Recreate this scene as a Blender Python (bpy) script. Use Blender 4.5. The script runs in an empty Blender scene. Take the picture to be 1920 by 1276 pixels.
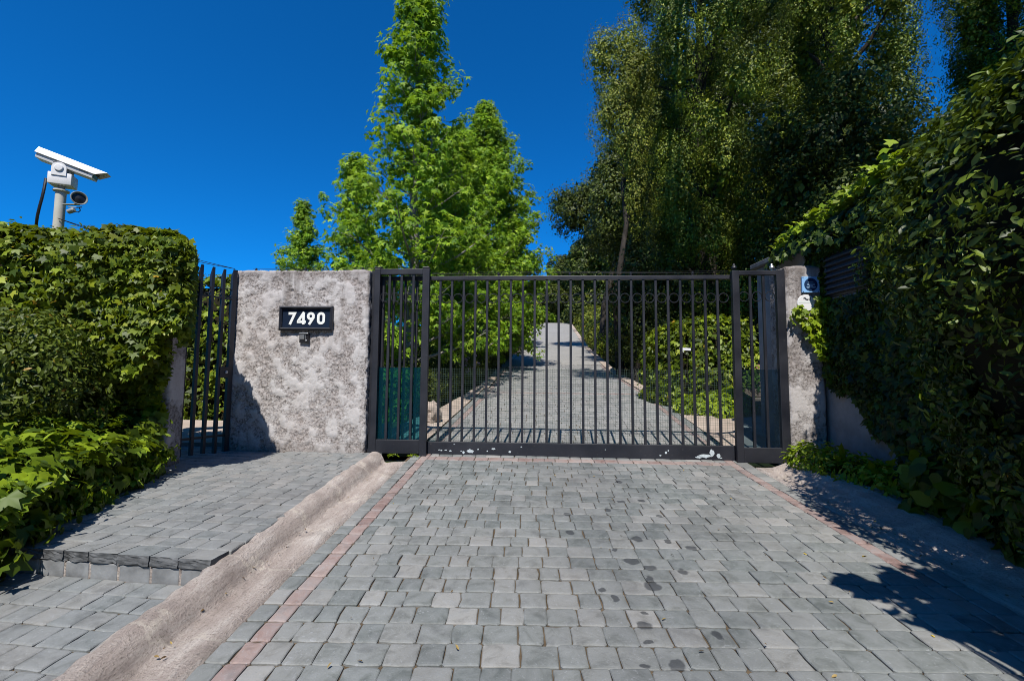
import bpy, bmesh, math, random
import numpy as np
from mathutils import Vector, Matrix, noise as mnoise

# ------------------------------------------------------------------ camera, sky, sun, exposure
SC = bpy.context.scene
COL = SC.collection
R = math.radians
FPX, PITCH, ROLL, CZ = 870.0, R(4.35), R(0.41), 1.05        # focal length in pixels of a 1920 wide picture
_f = np.array([0, math.cos(PITCH), math.sin(PITCH)])
_r0 = np.array([1.0, 0, 0]); _u0 = np.array([0, -math.sin(PITCH), math.cos(PITCH)])
_r = math.cos(ROLL)*_r0 + math.sin(ROLL)*_u0
_u = math.cos(ROLL)*_u0 - math.sin(ROLL)*_r0
cam_data = bpy.data.cameras.new('camera'); cam = bpy.data.objects.new('camera', cam_data); COL.objects.link(cam)
cam_data.sensor_width = 36.0; cam_data.lens = 36.0*FPX/1920.0
cam_data.clip_start = 0.05; cam_data.clip_end = 3000
mw = Matrix(((_r[0], _u[0], -_f[0], 0), (_r[1], _u[1], -_f[1], 0), (_r[2], _u[2], -_f[2], CZ), (0, 0, 0, 1)))
cam.matrix_world = mw
SC.camera = cam
SUN_EL, SUN_AZ = R(56), R(7)          # the sun stands behind the viewer, 7 degrees to the left
sdir = Vector((math.sin(SUN_AZ)*math.cos(SUN_EL), math.cos(SUN_AZ)*math.cos(SUN_EL), -math.sin(SUN_EL)))
sl = bpy.data.lights.new('sun', 'SUN'); sl.energy = 5.0; sl.angle = R(0.5); sl.color = (1.0, 0.955, 0.88)
so = bpy.data.objects.new('sun', sl); COL.objects.link(so)
so.rotation_euler = sdir.to_track_quat('-Z', 'Y').to_euler(); so.location = (0, 0, 30)
world = bpy.data.worlds.new('World'); SC.world = world; world.use_nodes = True
wn = world.node_tree; wn.nodes.clear()
wo = wn.nodes.new('ShaderNodeOutputWorld'); wb = wn.nodes.new('ShaderNodeBackground')
sky = wn.nodes.new('ShaderNodeTexSky'); sky.sky_type = 'NISHITA'; sky.sun_disc = False
sky.sun_elevation = SUN_EL; sky.sun_rotation = R(180) - SUN_AZ + R(14)
sky.altitude = 2500; sky.air_density = 1.0; sky.dust_density = 1.2; sky.ozone_density = 4.0
tint = wn.nodes.new('ShaderNodeMix'); tint.data_type = 'RGBA'; tint.blend_type = 'MULTIPLY'; tint.inputs[0].default_value = 1.0
tint.inputs[7].default_value = (0.05, 0.92, 1.66, 1)     # the polarised deep blue of this sky
wn.links.new(sky.outputs[0], tint.inputs[6]); wn.links.new(tint.outputs[2], wb.inputs[0])
wb.inputs[1].default_value = 0.076
wn.links.new(wb.outputs[0], wo.inputs[0])
SC.view_settings.view_transform = 'Standard'; SC.view_settings.look = 'None'
SC.view_settings.exposure = 0.45; SC.view_settings.gamma = 1.0
SC.render.engine = 'CYCLES'
SC.cycles.use_denoising = True; SC.cycles.filter_width = 0.95
SC.cycles.max_bounces = 6; SC.cycles.transparent_max_bounces = 12
SC.cycles.diffuse_bounces = 3

# ------------------------------------------------------------------ measuring helpers
CAM = np.array([0, 0, CZ])
def ray(x, y): return _f*FPX + _r*(x-960) - _u*(y-638)
def at(x, y, Y):                      # the point seen at (x, y) at distance Y
    d = ray(x, y); return CAM + d*(Y/d[1])
S0, Z0 = 0.0787, -0.4565              # the driveway in front of the gate rises 4.5 degrees
def on(x, y, dz=0.0):
    d = ray(x, y); return CAM + d*((Z0+dz-CZ)/(d[2]-S0*d[1]))
RY = [-60, -6, 6.0, 7.5, 11.3, 17, 30, 48, 57, 64, 80, 150, 400, 1200]
RZ = [-0.95, -0.93, 0.0157, 0.2, 0.645, 1.2, 2.9, 6.1, 7.6, 8.2, 8.3, 4.0, -5, -10]
RXY = [-60, 2.1, 5.6, 7.54, 11.3, 17, 30, 48, 57.5, 80, 400]
RXX = [0.55, 0.70, 0.80, 0.94, 1.30, 1.63, 2.75, 4.25, 5.1, 7.0, 20]
def roadz(Y): return np.interp(Y, RY, RZ)
def roadx(Y): return np.interp(Y, RXY, RXX)
def sstep(a, b, x):
    t = np.clip((x-a)/(b-a), 0, 1); return t*t*(3-2*t)
def gz(X, Y):                         # terrain height
    X = np.asarray(X, float); Y = np.asarray(Y, float)
    z = roadz(Y); d = X - roadx(Y)
    right = np.clip(d-3.6, 0, 26)*0.36*sstep(9, 16, Y)*(1-sstep(90, 200, Y))
    left = -np.clip(-d-3.0, 0, 40)*0.03*sstep(7, 14, Y)
    return z + right + left

# ------------------------------------------------------------------ object helpers
def tag(o, label=None, cat=None, group=None, kind=None):
    if label: o['label'] = label
    if cat: o['category'] = cat
    if group: o['group'] = group
    if kind: o['kind'] = kind
    return o
def empty(name, loc=(0, 0, 0), rz=0.0, label=None, cat=None, group=None):
    o = bpy.data.objects.new(name, None); COL.objects.link(o)
    o.location = loc; o.rotation_euler = (0, 0, rz); o.empty_display_size = 0.1
    return tag(o, label, cat, group)
def link(name, me, mat, parent=None, smooth=False):
    o = bpy.data.objects.new(name, me); COL.objects.link(o)
    if mat is not None:
        for m in (mat if isinstance(mat, (list, tuple)) else [mat]): me.materials.append(m)
    if parent is not None: o.parent = parent
    if smooth:
        me.polygons.foreach_set('use_smooth', np.ones(len(me.polygons), bool))
    return o
def tri_obj(name, V, T, mat, parent=None, smooth=False):
    V = np.ascontiguousarray(V, np.float32); T = np.ascontiguousarray(T, np.int32)
    k = T.shape[1]
    me = bpy.data.meshes.new(name)
    me.vertices.add(len(V)); me.vertices.foreach_set('co', V.ravel())
    me.loops.add(T.size); me.loops.foreach_set('vertex_index', T.ravel())
    me.polygons.add(len(T)); me.polygons.foreach_set('loop_start', np.arange(0, T.size, k, dtype=np.int32))
    me.update(calc_edges=True); me.validate()
    return link(name, me, mat, parent, smooth)
class MB:
    def __init__(s): s.v = []; s.f = []; s.n = 0
    def add(s, V, F):
        s.v.extend([tuple(map(float, p)) for p in V]); s.f.extend([tuple(int(i)+s.n for i in f) for f in F]); s.n += len(V); return s
    def box(s, x0, x1, y0, y1, z0, z1, b=0.0, M=None):
        bm = bmesh.new(); bmesh.ops.create_cube(bm, size=1.0)
        for v in bm.verts: v.co = Vector(((x0+x1)/2+v.co.x*(x1-x0), (y0+y1)/2+v.co.y*(y1-y0), (z0+z1)/2+v.co.z*(z1-z0)))
        if b > 0: bmesh.ops.bevel(bm, geom=bm.edges[:], offset=b, segments=2, affect='EDGES', profile=0.5)
        if M is not None: bmesh.ops.transform(bm, matrix=M, verts=bm.verts[:])
        return s.bm(bm)
    def bm(s, bm):
        bm.verts.index_update(); s.add([v.co for v in bm.verts], [[v.index for v in f.verts] for f in bm.faces]); bm.free(); return s
    def tube(s, P, rad, n=8, cap=True):
        P = [np.array(p, float) for p in P]; m = len(P)
        if np.isscalar(rad): rad = [rad]*m
        V = []; F = []; a = None
        for i in range(m):
            t = P[min(i+1, m-1)]-P[max(i-1, 0)]; t = t/(np.linalg.norm(t)+1e-9)
            if a is None:
                a = np.cross(t, [0, 0, 1.0]) if abs(t[2]) < .9 else np.cross(t, [0, 1.0, 0])
            a = a - t*np.dot(a, t); a = a/(np.linalg.norm(a)+1e-9); b = np.cross(t, a)
            for k in range(n):
                th = 2*math.pi*k/n; V.append(P[i]+rad[i]*(math.cos(th)*a+math.sin(th)*b))
        for i in range(m-1):
            for k in range(n):
                k2 = (k+1) % n; F.append((i*n+k, i*n+k2, (i+1)*n+k2, (i+1)*n+k))
        if cap: F.append(tuple(range(n-1, -1, -1))); F.append(tuple((m-1)*n+k for k in range(n)))
        return s.add(V, F)
    def lathe(s, prof, n=24, M=None):      # prof: list of (radius, z)
        V = []; F = []
        for (r, z) in prof:
            for k in range(n):
                th = 2*math.pi*k/n; p = Vector((r*math.cos(th), r*math.sin(th), z)); V.append(M @ p if M is not None else p)
        for i in range(len(prof)-1):
            for k in range(n):
                k2 = (k+1) % n; F.append((i*n+k, i*n+k2, (i+1)*n+k2, (i+1)*n+k))
        F.append(tuple(range(n-1, -1, -1))); F.append(tuple((len(prof)-1)*n+k for k in range(n)))
        return s.add(V, F)
    def ring(s, c, rad, tr, n=28, m=6, normal='y'):
        V = []; F = []
        for i in range(n):
            a = 2*math.pi*i/n
            for j in range(m):
                b = 2*math.pi*j/m; q = rad+tr*math.cos(b); h = tr*1.6*math.sin(b)
                V.append((c[0]+q*math.cos(a), c[1]+h, c[2]+q*math.sin(a)))
        for i in range(n):
            for j in range(m):
                F.append((i*m+j, ((i+1) % n)*m+j, ((i+1) % n)*m+(j+1) % m, i*m+(j+1) % m))
        return s.add(V, F)
    def build(s, name, mat, parent=None, smooth=False):
        me = bpy.data.meshes.new(name); me.from_pydata(s.v, [], s.f); me.update()
        o = link(name, me, mat, parent, smooth)
        bm = bmesh.new(); bm.from_mesh(me); bmesh.ops.recalc_face_normals(bm, faces=bm.faces[:]); bm.to_mesh(me); bm.free()
        if smooth:
            me.polygons.foreach_set('use_smooth', np.ones(len(me.polygons), bool))
            try: me.set_sharp_from_angle(angle=R(35))
            except Exception: pass
        return o
def copy_tree(o, parent=None):
    c = o.copy(); COL.objects.link(c); c.parent = parent
    for ch in list(o.children): copy_tree(ch, c)
    return c

# ------------------------------------------------------------------ materials
class NT:
    def __init__(s, name):
        s.m = bpy.data.materials.new(name); s.m.use_nodes = True; s.t = s.m.node_tree; s.t.nodes.clear()
        s.out = s.t.nodes.new('ShaderNodeOutputMaterial'); s.co = None
    def n(s, typ, **kw):
        x = s.t.nodes.new(typ)
        for k, v in kw.items(): setattr(x, k, v)
        return x
    def l(s, a, b): s.t.links.new(a, b)
    def coord(s, kind='Object'):
        if s.co is None: s.co = s.n('ShaderNodeTexCoord')
        return s.co.outputs[kind]
    def noise(s, scale, detail=4, rough=0.55, vec=None, dist=0.0):
        x = s.n('ShaderNodeTexNoise'); x.inputs['Scale'].default_value = scale; x.inputs['Detail'].default_value = detail
        x.inputs['Roughness'].default_value = rough; x.inputs['Distortion'].default_value = dist
        s.l(vec if vec is not None else s.coord(), x.inputs['Vector']); return x.outputs['Fac']
    def ramp(s, fac, stops):
        x = s.n('ShaderNodeValToRGB'); e = x.color_ramp.elements
        while len(e) < len(stops): e.new(0.5)
        for i, (p, c) in enumerate(stops):
            e[i].position = p; e[i].color = (c[0], c[1], c[2], 1) if not np.isscalar(c) else (c, c, c, 1)
        s.l(fac, x.inputs[0]); return x.outputs[0]
    def mix(s, fac, a, b, typ='MIX'):
        x = s.n('ShaderNodeMix', data_type='RGBA', blend_type=typ)
        for i, v in ((0, fac), (6, a), (7, b)):
            if hasattr(v, 'links'): s.l(v, x.inputs[i])
            elif np.isscalar(v): x.inputs[i].default_value = v
            else: x.inputs[i].default_value = (v[0], v[1], v[2], 1)
        return x.outputs[2]
    def math(s, op, a, b=None, c=None):
        x = s.n('ShaderNodeMath', operation=op)
        for i, v in enumerate((a, b, c)):
            if v is None: continue
            if hasattr(v, 'links'): s.l(v, x.inputs[i])
            else: x.inputs[i].default_value = v
        return x.outputs[0]
    def bump(s, h, strength=0.3, dist=0.01):
        x = s.n('ShaderNodeBump'); x.inputs['Strength'].default_value = strength; x.inputs['Distance'].default_value = dist
        s.l(h, x.inputs['Height']); return x.outputs[0]
    def bsdf(s, col, rough=0.6, spec=0.4, metal=0.0, normal=None):
        p = s.n('ShaderNodeBsdfPrincipled')
        if hasattr(col, 'links'): s.l(col, p.inputs['Base Color'])
        else: p.inputs['Base Color'].default_value = (col[0], col[1], col[2], 1)
        if hasattr(rough, 'links'): s.l(rough, p.inputs['Roughness'])
        else: p.inputs['Roughness'].default_value = rough
        p.inputs['Specular IOR Level'].default_value = spec; p.inputs['Metallic'].default_value = metal
        if normal is not None: s.l(normal, p.inputs['Normal'])
        return p
    def done(s, sh): s.l(sh.outputs[0] if hasattr(sh, 'outputs') else sh, s.out.inputs[0]); return s.m
def island(t): return t.n('ShaderNodeNewGeometry').outputs['Random Per Island']

def leaf_mat(name, cols, trans=(0.2, 0.34, 0.02), tf=0.3, rough=0.42, spec=0.4, clump=1.1, vary=0.3):
    rough = rough+0.12; spec = spec*0.55
    t = NT(name); rnd = island(t)
    big = t.noise(clump, 3)
    c = t.ramp(rnd, cols)
    hv = t.n('ShaderNodeHueSaturation'); t.l(c, hv.inputs['Color'])
    mr = t.n('ShaderNodeMapRange'); mr.inputs[1].default_value = 0.3; mr.inputs[2].default_value = 0.7
    mr.inputs[3].default_value = 1-vary; mr.inputs[4].default_value = 1+vary*1.15
    t.l(big, mr.inputs[0]); t.l(mr.outputs[0], hv.inputs['Value'])
    p = t.bsdf(hv.outputs[0], rough, spec)
    tr = t.n('ShaderNodeBsdfTranslucent')
    tc = t.mix(0.75, hv.outputs[0], trans); t.l(tc, tr.inputs[0])
    mx = t.n('ShaderNodeMixShader'); mx.inputs[0].default_value = tf
    t.l(p.outputs[0], mx.inputs[1]); t.l(tr.outputs[0], mx.inputs[2])
    return t.done(mx)
def plain(name, col, rough=0.6, spec=0.4, metal=0.0, var=0.12, scale=6.0, bump=0.0, bscale=60.0):
    t = NT(name); n = t.noise(scale, 5)
    k0, k1 = 1-var, 1+var
    c = t.ramp(n, [(0.3, [min(1, x*k0) for x in col]), (0.7, [min(1, x*k1) for x in col])])
    nm = t.bump(t.noise(bscale, 6), bump, 0.004) if bump else None
    return t.done(t.bsdf(c, rough, spec, metal, nm))

M = {}
M['sweetgum'] = leaf_mat('sweetgum_leaf', [(0, (0.062, 0.135, 0.010)), (0.45, (0.135, 0.245, 0.013)), (0.8, (0.215, 0.335, 0.020)), (1, (0.32, 0.42, 0.035))], (0.32, 0.50, 0.02), 0.36, vary=0.38)
M['dark_leaf'] = leaf_mat('olive_tree_leaf', [(0, (0.038, 0.066, 0.007)), (0.5, (0.082, 0.122, 0.010)), (0.85, (0.160, 0.198, 0.016)), (1, (0.28, 0.28, 0.03))], (0.17, 0.22, 0.01), 0.12, 0.4, clump=0.6, vary=0.68)
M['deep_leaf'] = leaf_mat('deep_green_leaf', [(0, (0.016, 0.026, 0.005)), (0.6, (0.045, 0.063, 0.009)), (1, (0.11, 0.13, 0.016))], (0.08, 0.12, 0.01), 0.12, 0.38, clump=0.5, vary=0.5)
M['olive_leaf'] = leaf_mat('light_olive_leaf', [(0, (0.058, 0.085, 0.010)), (0.5, (0.135, 0.165, 0.016)), (1, (0.26, 0.265, 0.035))], (0.22, 0.25, 0.015), 0.18, 0.42, clump=0.7, vary=0.5)
M['ivy'] = leaf_mat('ivy_leaf', [(0, (0.028, 0.052, 0.004)), (0.5, (0.085, 0.125, 0.006)), (0.85, (0.15, 0.20, 0.010)), (0.985, (0.23, 0.26, 0.016)), (1, (0.32, 0.17, 0.02))], (0.26, 0.32, 0.008), 0.24, 0.36, 0.5, clump=1.8, vary=0.45)
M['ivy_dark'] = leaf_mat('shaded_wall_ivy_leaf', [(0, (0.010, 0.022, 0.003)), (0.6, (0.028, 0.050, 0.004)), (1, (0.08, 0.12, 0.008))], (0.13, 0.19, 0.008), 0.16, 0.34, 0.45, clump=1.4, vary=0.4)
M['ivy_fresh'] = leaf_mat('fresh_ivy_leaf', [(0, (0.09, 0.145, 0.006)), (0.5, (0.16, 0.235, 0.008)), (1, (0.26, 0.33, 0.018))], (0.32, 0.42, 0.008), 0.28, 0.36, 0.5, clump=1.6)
M['ivy_mid'] = leaf_mat('trailing_ivy_leaf', [(0, (0.030, 0.055, 0.004)), (0.5, (0.09, 0.142, 0.006)), (1, (0.20, 0.27, 0.013))], (0.26, 0.34, 0.008), 0.24, 0.36, 0.5, clump=2.2, vary=0.5)
M['shrub'] = leaf_mat('small_shrub_leaf', [(0, (0.030, 0.048, 0.006)), (0.6, (0.080, 0.110, 0.011)), (0.97, (0.13, 0.165, 0.018)), (1, (0.35, 0.15, 0.02))], (0.17, 0.22, 0.012), 0.2, 0.36, 0.5, clump=1.8, vary=0.4)
M['laurel'] = leaf_mat('laurel_leaf', [(0, (0.012, 0.024, 0.003)), (0.55, (0.036, 0.060, 0.006)), (1, (0.13, 0.175, 0.014))], (0.18, 0.26, 0.010), 0.14, 0.34, 0.5, clump=1.5, vary=0.4)
M['broad'] = leaf_mat('broad_leaf', [(0, (0.02, 0.042, 0.004)), (0.6, (0.05, 0.09, 0.006)), (1, (0.13, 0.18, 0.010))], (0.25, 0.34, 0.008), 0.24, 0.36, 0.45)
M['redbush'] = leaf_mat('bronze_shrub_leaf', [(0, (0.05, 0.05, 0.015)), (0.5, (0.11, 0.095, 0.022)), (1, (0.16, 0.14, 0.03))], (0.16, 0.14, 0.02), 0.2, 0.45)
M['grass_blade'] = leaf_mat('grass_blade', [(0, (0.05, 0.10, 0.012)), (1, (0.12, 0.20, 0.02))], (0.2, 0.3, 0.02), 0.25)
M['purple'] = plain('purple_flower', (0.28, 0.17, 0.42), 0.6, 0.2)
M['pinkflower'] = plain('dusty_pink_flower', (0.42, 0.26, 0.36), 0.6, 0.2)
M['orange'] = plain('orange_flower', (0.55, 0.25, 0.02), 0.5, 0.3)
M['yellow_leaf'] = plain('yellow_fallen_leaf', (0.65, 0.45, 0.04), 0.5, 0.3)
M['twig'] = plain('dark_twig', (0.02, 0.018, 0.010), 0.9, 0.1)
M['metal'] = None
def bark(name, a, b, scale=9.0):
    t = NT(name); mp = t.n('ShaderNodeMapping'); mp.inputs['Scale'].default_value = (1, 1, 0.3); t.l(t.coord(), mp.inputs[0])
    n = t.noise(scale, 6, 0.65, mp.outputs[0]); c = t.ramp(n, [(0.35, a), (0.65, b)])
    return t.done(t.bsdf(c, 0.85, 0.2, 0, t.bump(n, 0.7, 0.03)))
M['pale_bark'] = bark('pale_grey_bark', (0.12, 0.105, 0.085), (0.34, 0.31, 0.27))
M['dark_bark'] = bark('dark_bark', (0.016, 0.013, 0.010), (0.055, 0.046, 0.038))

def gate_paint():
    t = NT('black_gate_paint'); n = t.noise(3.0, 5); g = t.noise(40, 6)
    c = t.ramp(n, [(0.3, (0.009, 0.010, 0.015)), (0.7, (0.017, 0.018, 0.025))])
    c = t.mix(t.ramp(g, [(0.62, 0.0), (0.75, 0.5)]), c, (0.075, 0.07, 0.07))
    return t.done(t.bsdf(c, t.ramp(n, [(0.3, 0.38), (0.7, 0.55)]), 0.5, 0.0, t.bump(g, 0.08, 0.002)))
M['paint'] = gate_paint()
M['chip'] = plain('bare_paint_patch', (0.42, 0.47, 0.50), 0.6, 0.3, var=0.2, scale=30)
M['wire'] = plain('green_wire', (0.045, 0.075, 0.06), 0.5, 0.4)
M['steel'] = plain('galvanised_steel', (0.45, 0.46, 0.47), 0.35, 0.5, 0.8)
M['black_plastic'] = plain('black_plastic', (0.012, 0.012, 0.014), 0.4, 0.5)
M['white_metal'] = plain('white_enamel', (0.66, 0.66, 0.66), 0.35, 0.5, var=0.04)
M['grey_metal'] = plain('grey_enamel', (0.25, 0.26, 0.25), 0.45, 0.4, var=0.08)
M['cream_pole'] = plain('cream_pole_paint', (0.46, 0.445, 0.385), 0.45, 0.4, var=0.08, scale=4)
def glassy(name, col, rough=0.08):
    t = NT(name); return t.done(t.bsdf(col, rough, 0.6))
M['dark_slat'] = plain('dark_slat_paint', (0.055, 0.058, 0.07), 0.55, 0.3)
M['roof_conc'] = plain('shade_toned_roof_slab', (0.12, 0.12, 0.125), 0.85, 0.2, var=0.4)  # slab colour darkened to stand in for the shade on the roof
M['lens'] = glassy('dark_lens_glass', (0.01, 0.011, 0.014))
def teal(name, clear):
    t = NT(name); p = t.bsdf((0.004, 0.045, 0.065) if clear < .8 else (0.02, 0.035, 0.05), 0.25, 0.4)
    tr = t.n('ShaderNodeBsdfTransparent'); tr.inputs[0].default_value = (0.34, 0.72, 0.80, 1) if clear < .8 else (0.55, 0.68, 0.76, 1)
    mx = t.n('ShaderNodeMixShader'); mx.inputs[0].default_value = clear
    t.l(p.outputs[0], mx.inputs[1]); t.l(tr.outputs[0], mx.inputs[2]); return t.done(mx)
M['teal'] = teal('teal_tinted_sheet', 0.74); M['smoke'] = teal('blue_grey_tinted_sheet', 0.84)

def stucco(name, light, dark, dirt):
    t = NT(name)
    at_ = t.n('ShaderNodeAttribute', attribute_name='pit')
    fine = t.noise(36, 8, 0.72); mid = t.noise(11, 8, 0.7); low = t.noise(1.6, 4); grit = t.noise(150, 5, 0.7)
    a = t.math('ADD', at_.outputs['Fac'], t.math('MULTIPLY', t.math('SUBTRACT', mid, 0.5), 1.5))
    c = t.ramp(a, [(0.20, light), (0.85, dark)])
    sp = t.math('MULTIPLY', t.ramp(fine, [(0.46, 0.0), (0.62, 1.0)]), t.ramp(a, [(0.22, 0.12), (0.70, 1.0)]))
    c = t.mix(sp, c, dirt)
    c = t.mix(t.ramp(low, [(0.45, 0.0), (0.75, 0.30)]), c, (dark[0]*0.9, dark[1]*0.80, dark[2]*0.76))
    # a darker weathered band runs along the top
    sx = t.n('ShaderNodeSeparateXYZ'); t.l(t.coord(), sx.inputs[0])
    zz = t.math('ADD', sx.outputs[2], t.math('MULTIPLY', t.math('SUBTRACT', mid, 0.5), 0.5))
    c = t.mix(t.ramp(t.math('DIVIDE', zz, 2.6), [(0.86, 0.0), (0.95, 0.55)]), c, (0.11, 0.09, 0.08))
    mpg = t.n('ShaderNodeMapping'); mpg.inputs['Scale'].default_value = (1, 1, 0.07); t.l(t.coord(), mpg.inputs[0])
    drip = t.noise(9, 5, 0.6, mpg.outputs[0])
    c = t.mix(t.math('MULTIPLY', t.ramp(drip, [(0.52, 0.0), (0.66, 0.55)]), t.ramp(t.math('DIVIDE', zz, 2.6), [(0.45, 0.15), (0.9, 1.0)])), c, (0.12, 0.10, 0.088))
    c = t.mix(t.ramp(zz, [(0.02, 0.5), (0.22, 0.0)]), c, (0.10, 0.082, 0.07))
    h = t.math('ADD', t.math('MULTIPLY', fine, t.ramp(a, [(0.25, 0.25), (0.6, 1.0)])), t.math('MULTIPLY', grit, 0.25))
    return t.done(t.bsdf(c, 0.93, 0.1, 0, t.bump(h, 0.9, 0.012)))
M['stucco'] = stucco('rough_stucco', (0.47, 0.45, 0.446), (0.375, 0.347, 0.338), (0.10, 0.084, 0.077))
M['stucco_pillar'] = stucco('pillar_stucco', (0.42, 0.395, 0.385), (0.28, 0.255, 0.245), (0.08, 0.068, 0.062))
def concrete(name, a, b, stain, scale=3.0, bump=0.5):
    t = NT(name); n = t.noise(scale, 7, 0.62); f = t.noise(70, 6, 0.7); st = t.noise(1.1, 5, 0.6)
    c = t.ramp(n, [(0.32, a), (0.68, b)])
    c = t.mix(t.ramp(st, [(0.48, 0.0), (0.68, 0.6)]), c, stain)
    c = t.mix(t.ramp(f, [(0.56, 0.0), (0.70, 0.45)]), c, [x*0.55 for x in a])
    return t.done(t.bsdf(c, 0.9, 0.15, 0, t.bump(t.math('ADD', f, n), bump, 0.008)))
M['kerb'] = concrete('kerb_concrete', (0.27, 0.205, 0.175), (0.43, 0.355, 0.31), (0.20, 0.16, 0.145), 4.0, 0.7)
M['wall_conc'] = concrete('gatehouse_concrete', (0.18, 0.183, 0.19), (0.29, 0.285, 0.285), (0.08, 0.08, 0.083), 3.0, 0.5)
M['apron'] = concrete('apron_concrete', (0.28, 0.225, 0.185), (0.40, 0.335, 0.285), (0.22, 0.175, 0.15), 2.5, 0.4)
M['brick_step'] = concrete('brick_step', (0.30, 0.17, 0.11), (0.45, 0.29, 0.2), (0.22, 0.12, 0.09), 8, 0.4)

STAINS = []     # (x, y, rx, ry) of oil drips on the driveway, filled below
for px, py, w, h in [(1184,1051,15,6),(1219,1064,13,5),(1222,1098,16,8),(1222,1090,8,11),(1153,1030,5,4),(1195,1010,10,5),(1252,1014,6,4),
                     (1207,1170,14,7),(1207,1148,5,4),(1154,1122,7,6),(1270,1244,16,9),(1344,1189,10,7),(1280,1071,9,6),(1139,955,6,4),(1165,940,8,2.5),
                     (1203,938,6,2),(1068,997,8,4),(1064,964,6,3),(1238,967,6,3),(1215,1202,10,4),(1160,903,6,2.5),(1209,1246,9,4),(1297,1027,9,4),(1130,1105,7,3)]:
    c = on(px, py); ex = on(px+w, py); ey = on(px, py-h)
    STAINS.append((c[0], c[1], abs(ex[0]-c[0])*1.15, abs(ey[1]-c[1])*1.15))
def paver_mat(name, cols, with_stains=False, rough=0.62):
    t = NT(name); rnd = island(t)
    c = t.ramp(rnd, cols)
    n = t.noise(9, 7, 0.65, dist=0.6); vein = t.noise(26, 5, 0.6, dist=2.5); low = t.noise(0.55, 3); f = t.noise(150, 5, 0.7)
    c = t.mix(t.ramp(n, [(0.38, 0.0), (0.66, 0.75)]), c, t.mix(0.65, c, (0.235, 0.245, 0.25)))
    c = t.mix(t.ramp(n, [(0.32, 0.55), (0.46, 0.0)]), c, t.mix(0.6, c, (0.055, 0.06, 0.06)))
    c = t.mix(t.ramp(vein, [(0.60, 0.0), (0.68, 0.35)]), c, (0.33, 0.34, 0.36))
    c = t.mix(t.ramp(f, [(0.58, 0.0), (0.72, 0.5)]), c, t.mix(0.6, c, (0.03, 0.03, 0.035)))
    c = t.mix(t.ramp(low, [(0.42, 0.0), (0.66, 0.45)]), c, t.mix(0.5, c, (0.21, 0.185, 0.172)))
    c = t.mix(t.ramp(t.noise(0.85, 5, 0.6), [(0.50, 0.0), (0.70, 0.42)]), c, t.mix(0.7, c, (0.035, 0.037, 0.042)))
    c = t.mix(t.ramp(t.noise(5.0, 6, 0.7), [(0.54, 0.0), (0.68, 0.55)]), c, t.mix(0.65, c, (0.05, 0.052, 0.055)))
    if with_stains:
        sxx = t.n('ShaderNodeSeparateXYZ'); t.l(t.coord(), sxx.inputs[0])
        dx = t.math('ABSOLUTE', t.math('SUBTRACT', t.math('ADD', sxx.outputs[0], t.math('MULTIPLY', t.math('SUBTRACT', t.noise(1.3, 4), 0.5), 0.9)), 0.85))
        c = t.mix(t.math('MULTIPLY', t.ramp(dx, [(0.15, 0.55), (0.75, 0.0)]), t.ramp(t.noise(4, 6, 0.7), [(0.38, 0.25), (0.62, 1.0)])), c, t.mix(0.6, c, (0.045, 0.048, 0.055)))   # the worn, oil darkened middle
        wob = t.n('ShaderNodeTexNoise'); wob.inputs['Scale'].default_value = 16; t.l(t.coord(), wob.inputs['Vector'])
        off = t.n('ShaderNodeVectorMath', operation='MULTIPLY_ADD'); t.l(wob.outputs['Color'], off.inputs[0])
        off.inputs[1].default_value = (0.05, 0.05, 0); off.inputs[2].default_value = (-0.025, -0.025, 0)
        pos = t.n('ShaderNodeVectorMath', operation='ADD'); t.l(t.coord(), pos.inputs[0]); t.l(off.outputs[0], pos.inputs[1])
        acc = None
        for (x, y, rx, ry) in STAINS:
            s1 = t.n('ShaderNodeVectorMath', operation='SUBTRACT'); t.l(pos.outputs[0], s1.inputs[0]); s1.inputs[1].default_value = (x, y, 0)
            s2 = t.n('ShaderNodeVectorMath', operation='MULTIPLY'); t.l(s1.outputs[0], s2.inputs[0]); s2.inputs[1].default_value = (1/rx, 1/ry, 0)
            s3 = t.n('ShaderNodeVectorMath', operation='LENGTH'); t.l(s2.outputs[0], s3.inputs[0])
            acc = s3.outputs['Value'] if acc is None else t.math('MINIMUM', acc, s3.outputs['Value'])
        c = t.mix(t.ramp(acc, [(0.75, 0.72), (1.0, 0.0)]), c, (0.018, 0.02, 0.025))
    h = t.math('ADD', t.math('MULTIPLY', n, 1.0), t.math('MULTIPLY', f, 0.35))
    return t.done(t.bsdf(c, rough, 0.3, 0, t.bump(h, 0.55, 0.010)))
M['paver'] = paver_mat('slate_paver', [(0, (0.105, 0.117, 0.113)), (0.3, (0.140, 0.152, 0.146)), (0.7, (0.168, 0.175, 0.168)), (0.9, (0.200, 0.200, 0.190)), (1, (0.255, 0.25, 0.236))], True)
M['redpaver'] = paver_mat('red_paver', [(0, (0.19, 0.115, 0.10)), (0.5, (0.245, 0.165, 0.146)), (1, (0.30, 0.225, 0.20))])
M['walkpaver'] = paver_mat('walk_paver', [(0, (0.138, 0.150, 0.150)), (0.5, (0.170, 0.177, 0.175)), (1, (0.205, 0.202, 0.192))])
M['joint'] = concrete('joint_soil', (0.045, 0.033, 0.022), (0.13, 0.095, 0.062), (0.03, 0.028, 0.014), 7, 0.6)
M['stone_edge'] = plain('split_stone_edge', (0.085, 0.088, 0.092), 0.8, 0.25, var=0.5, scale=12, bump=0.9, bscale=25)
M['riser'] = plain('riser_stone', (0.17, 0.175, 0.18), 0.75, 0.25, var=0.35, scale=7, bump=0.6, bscale=40)
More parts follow.
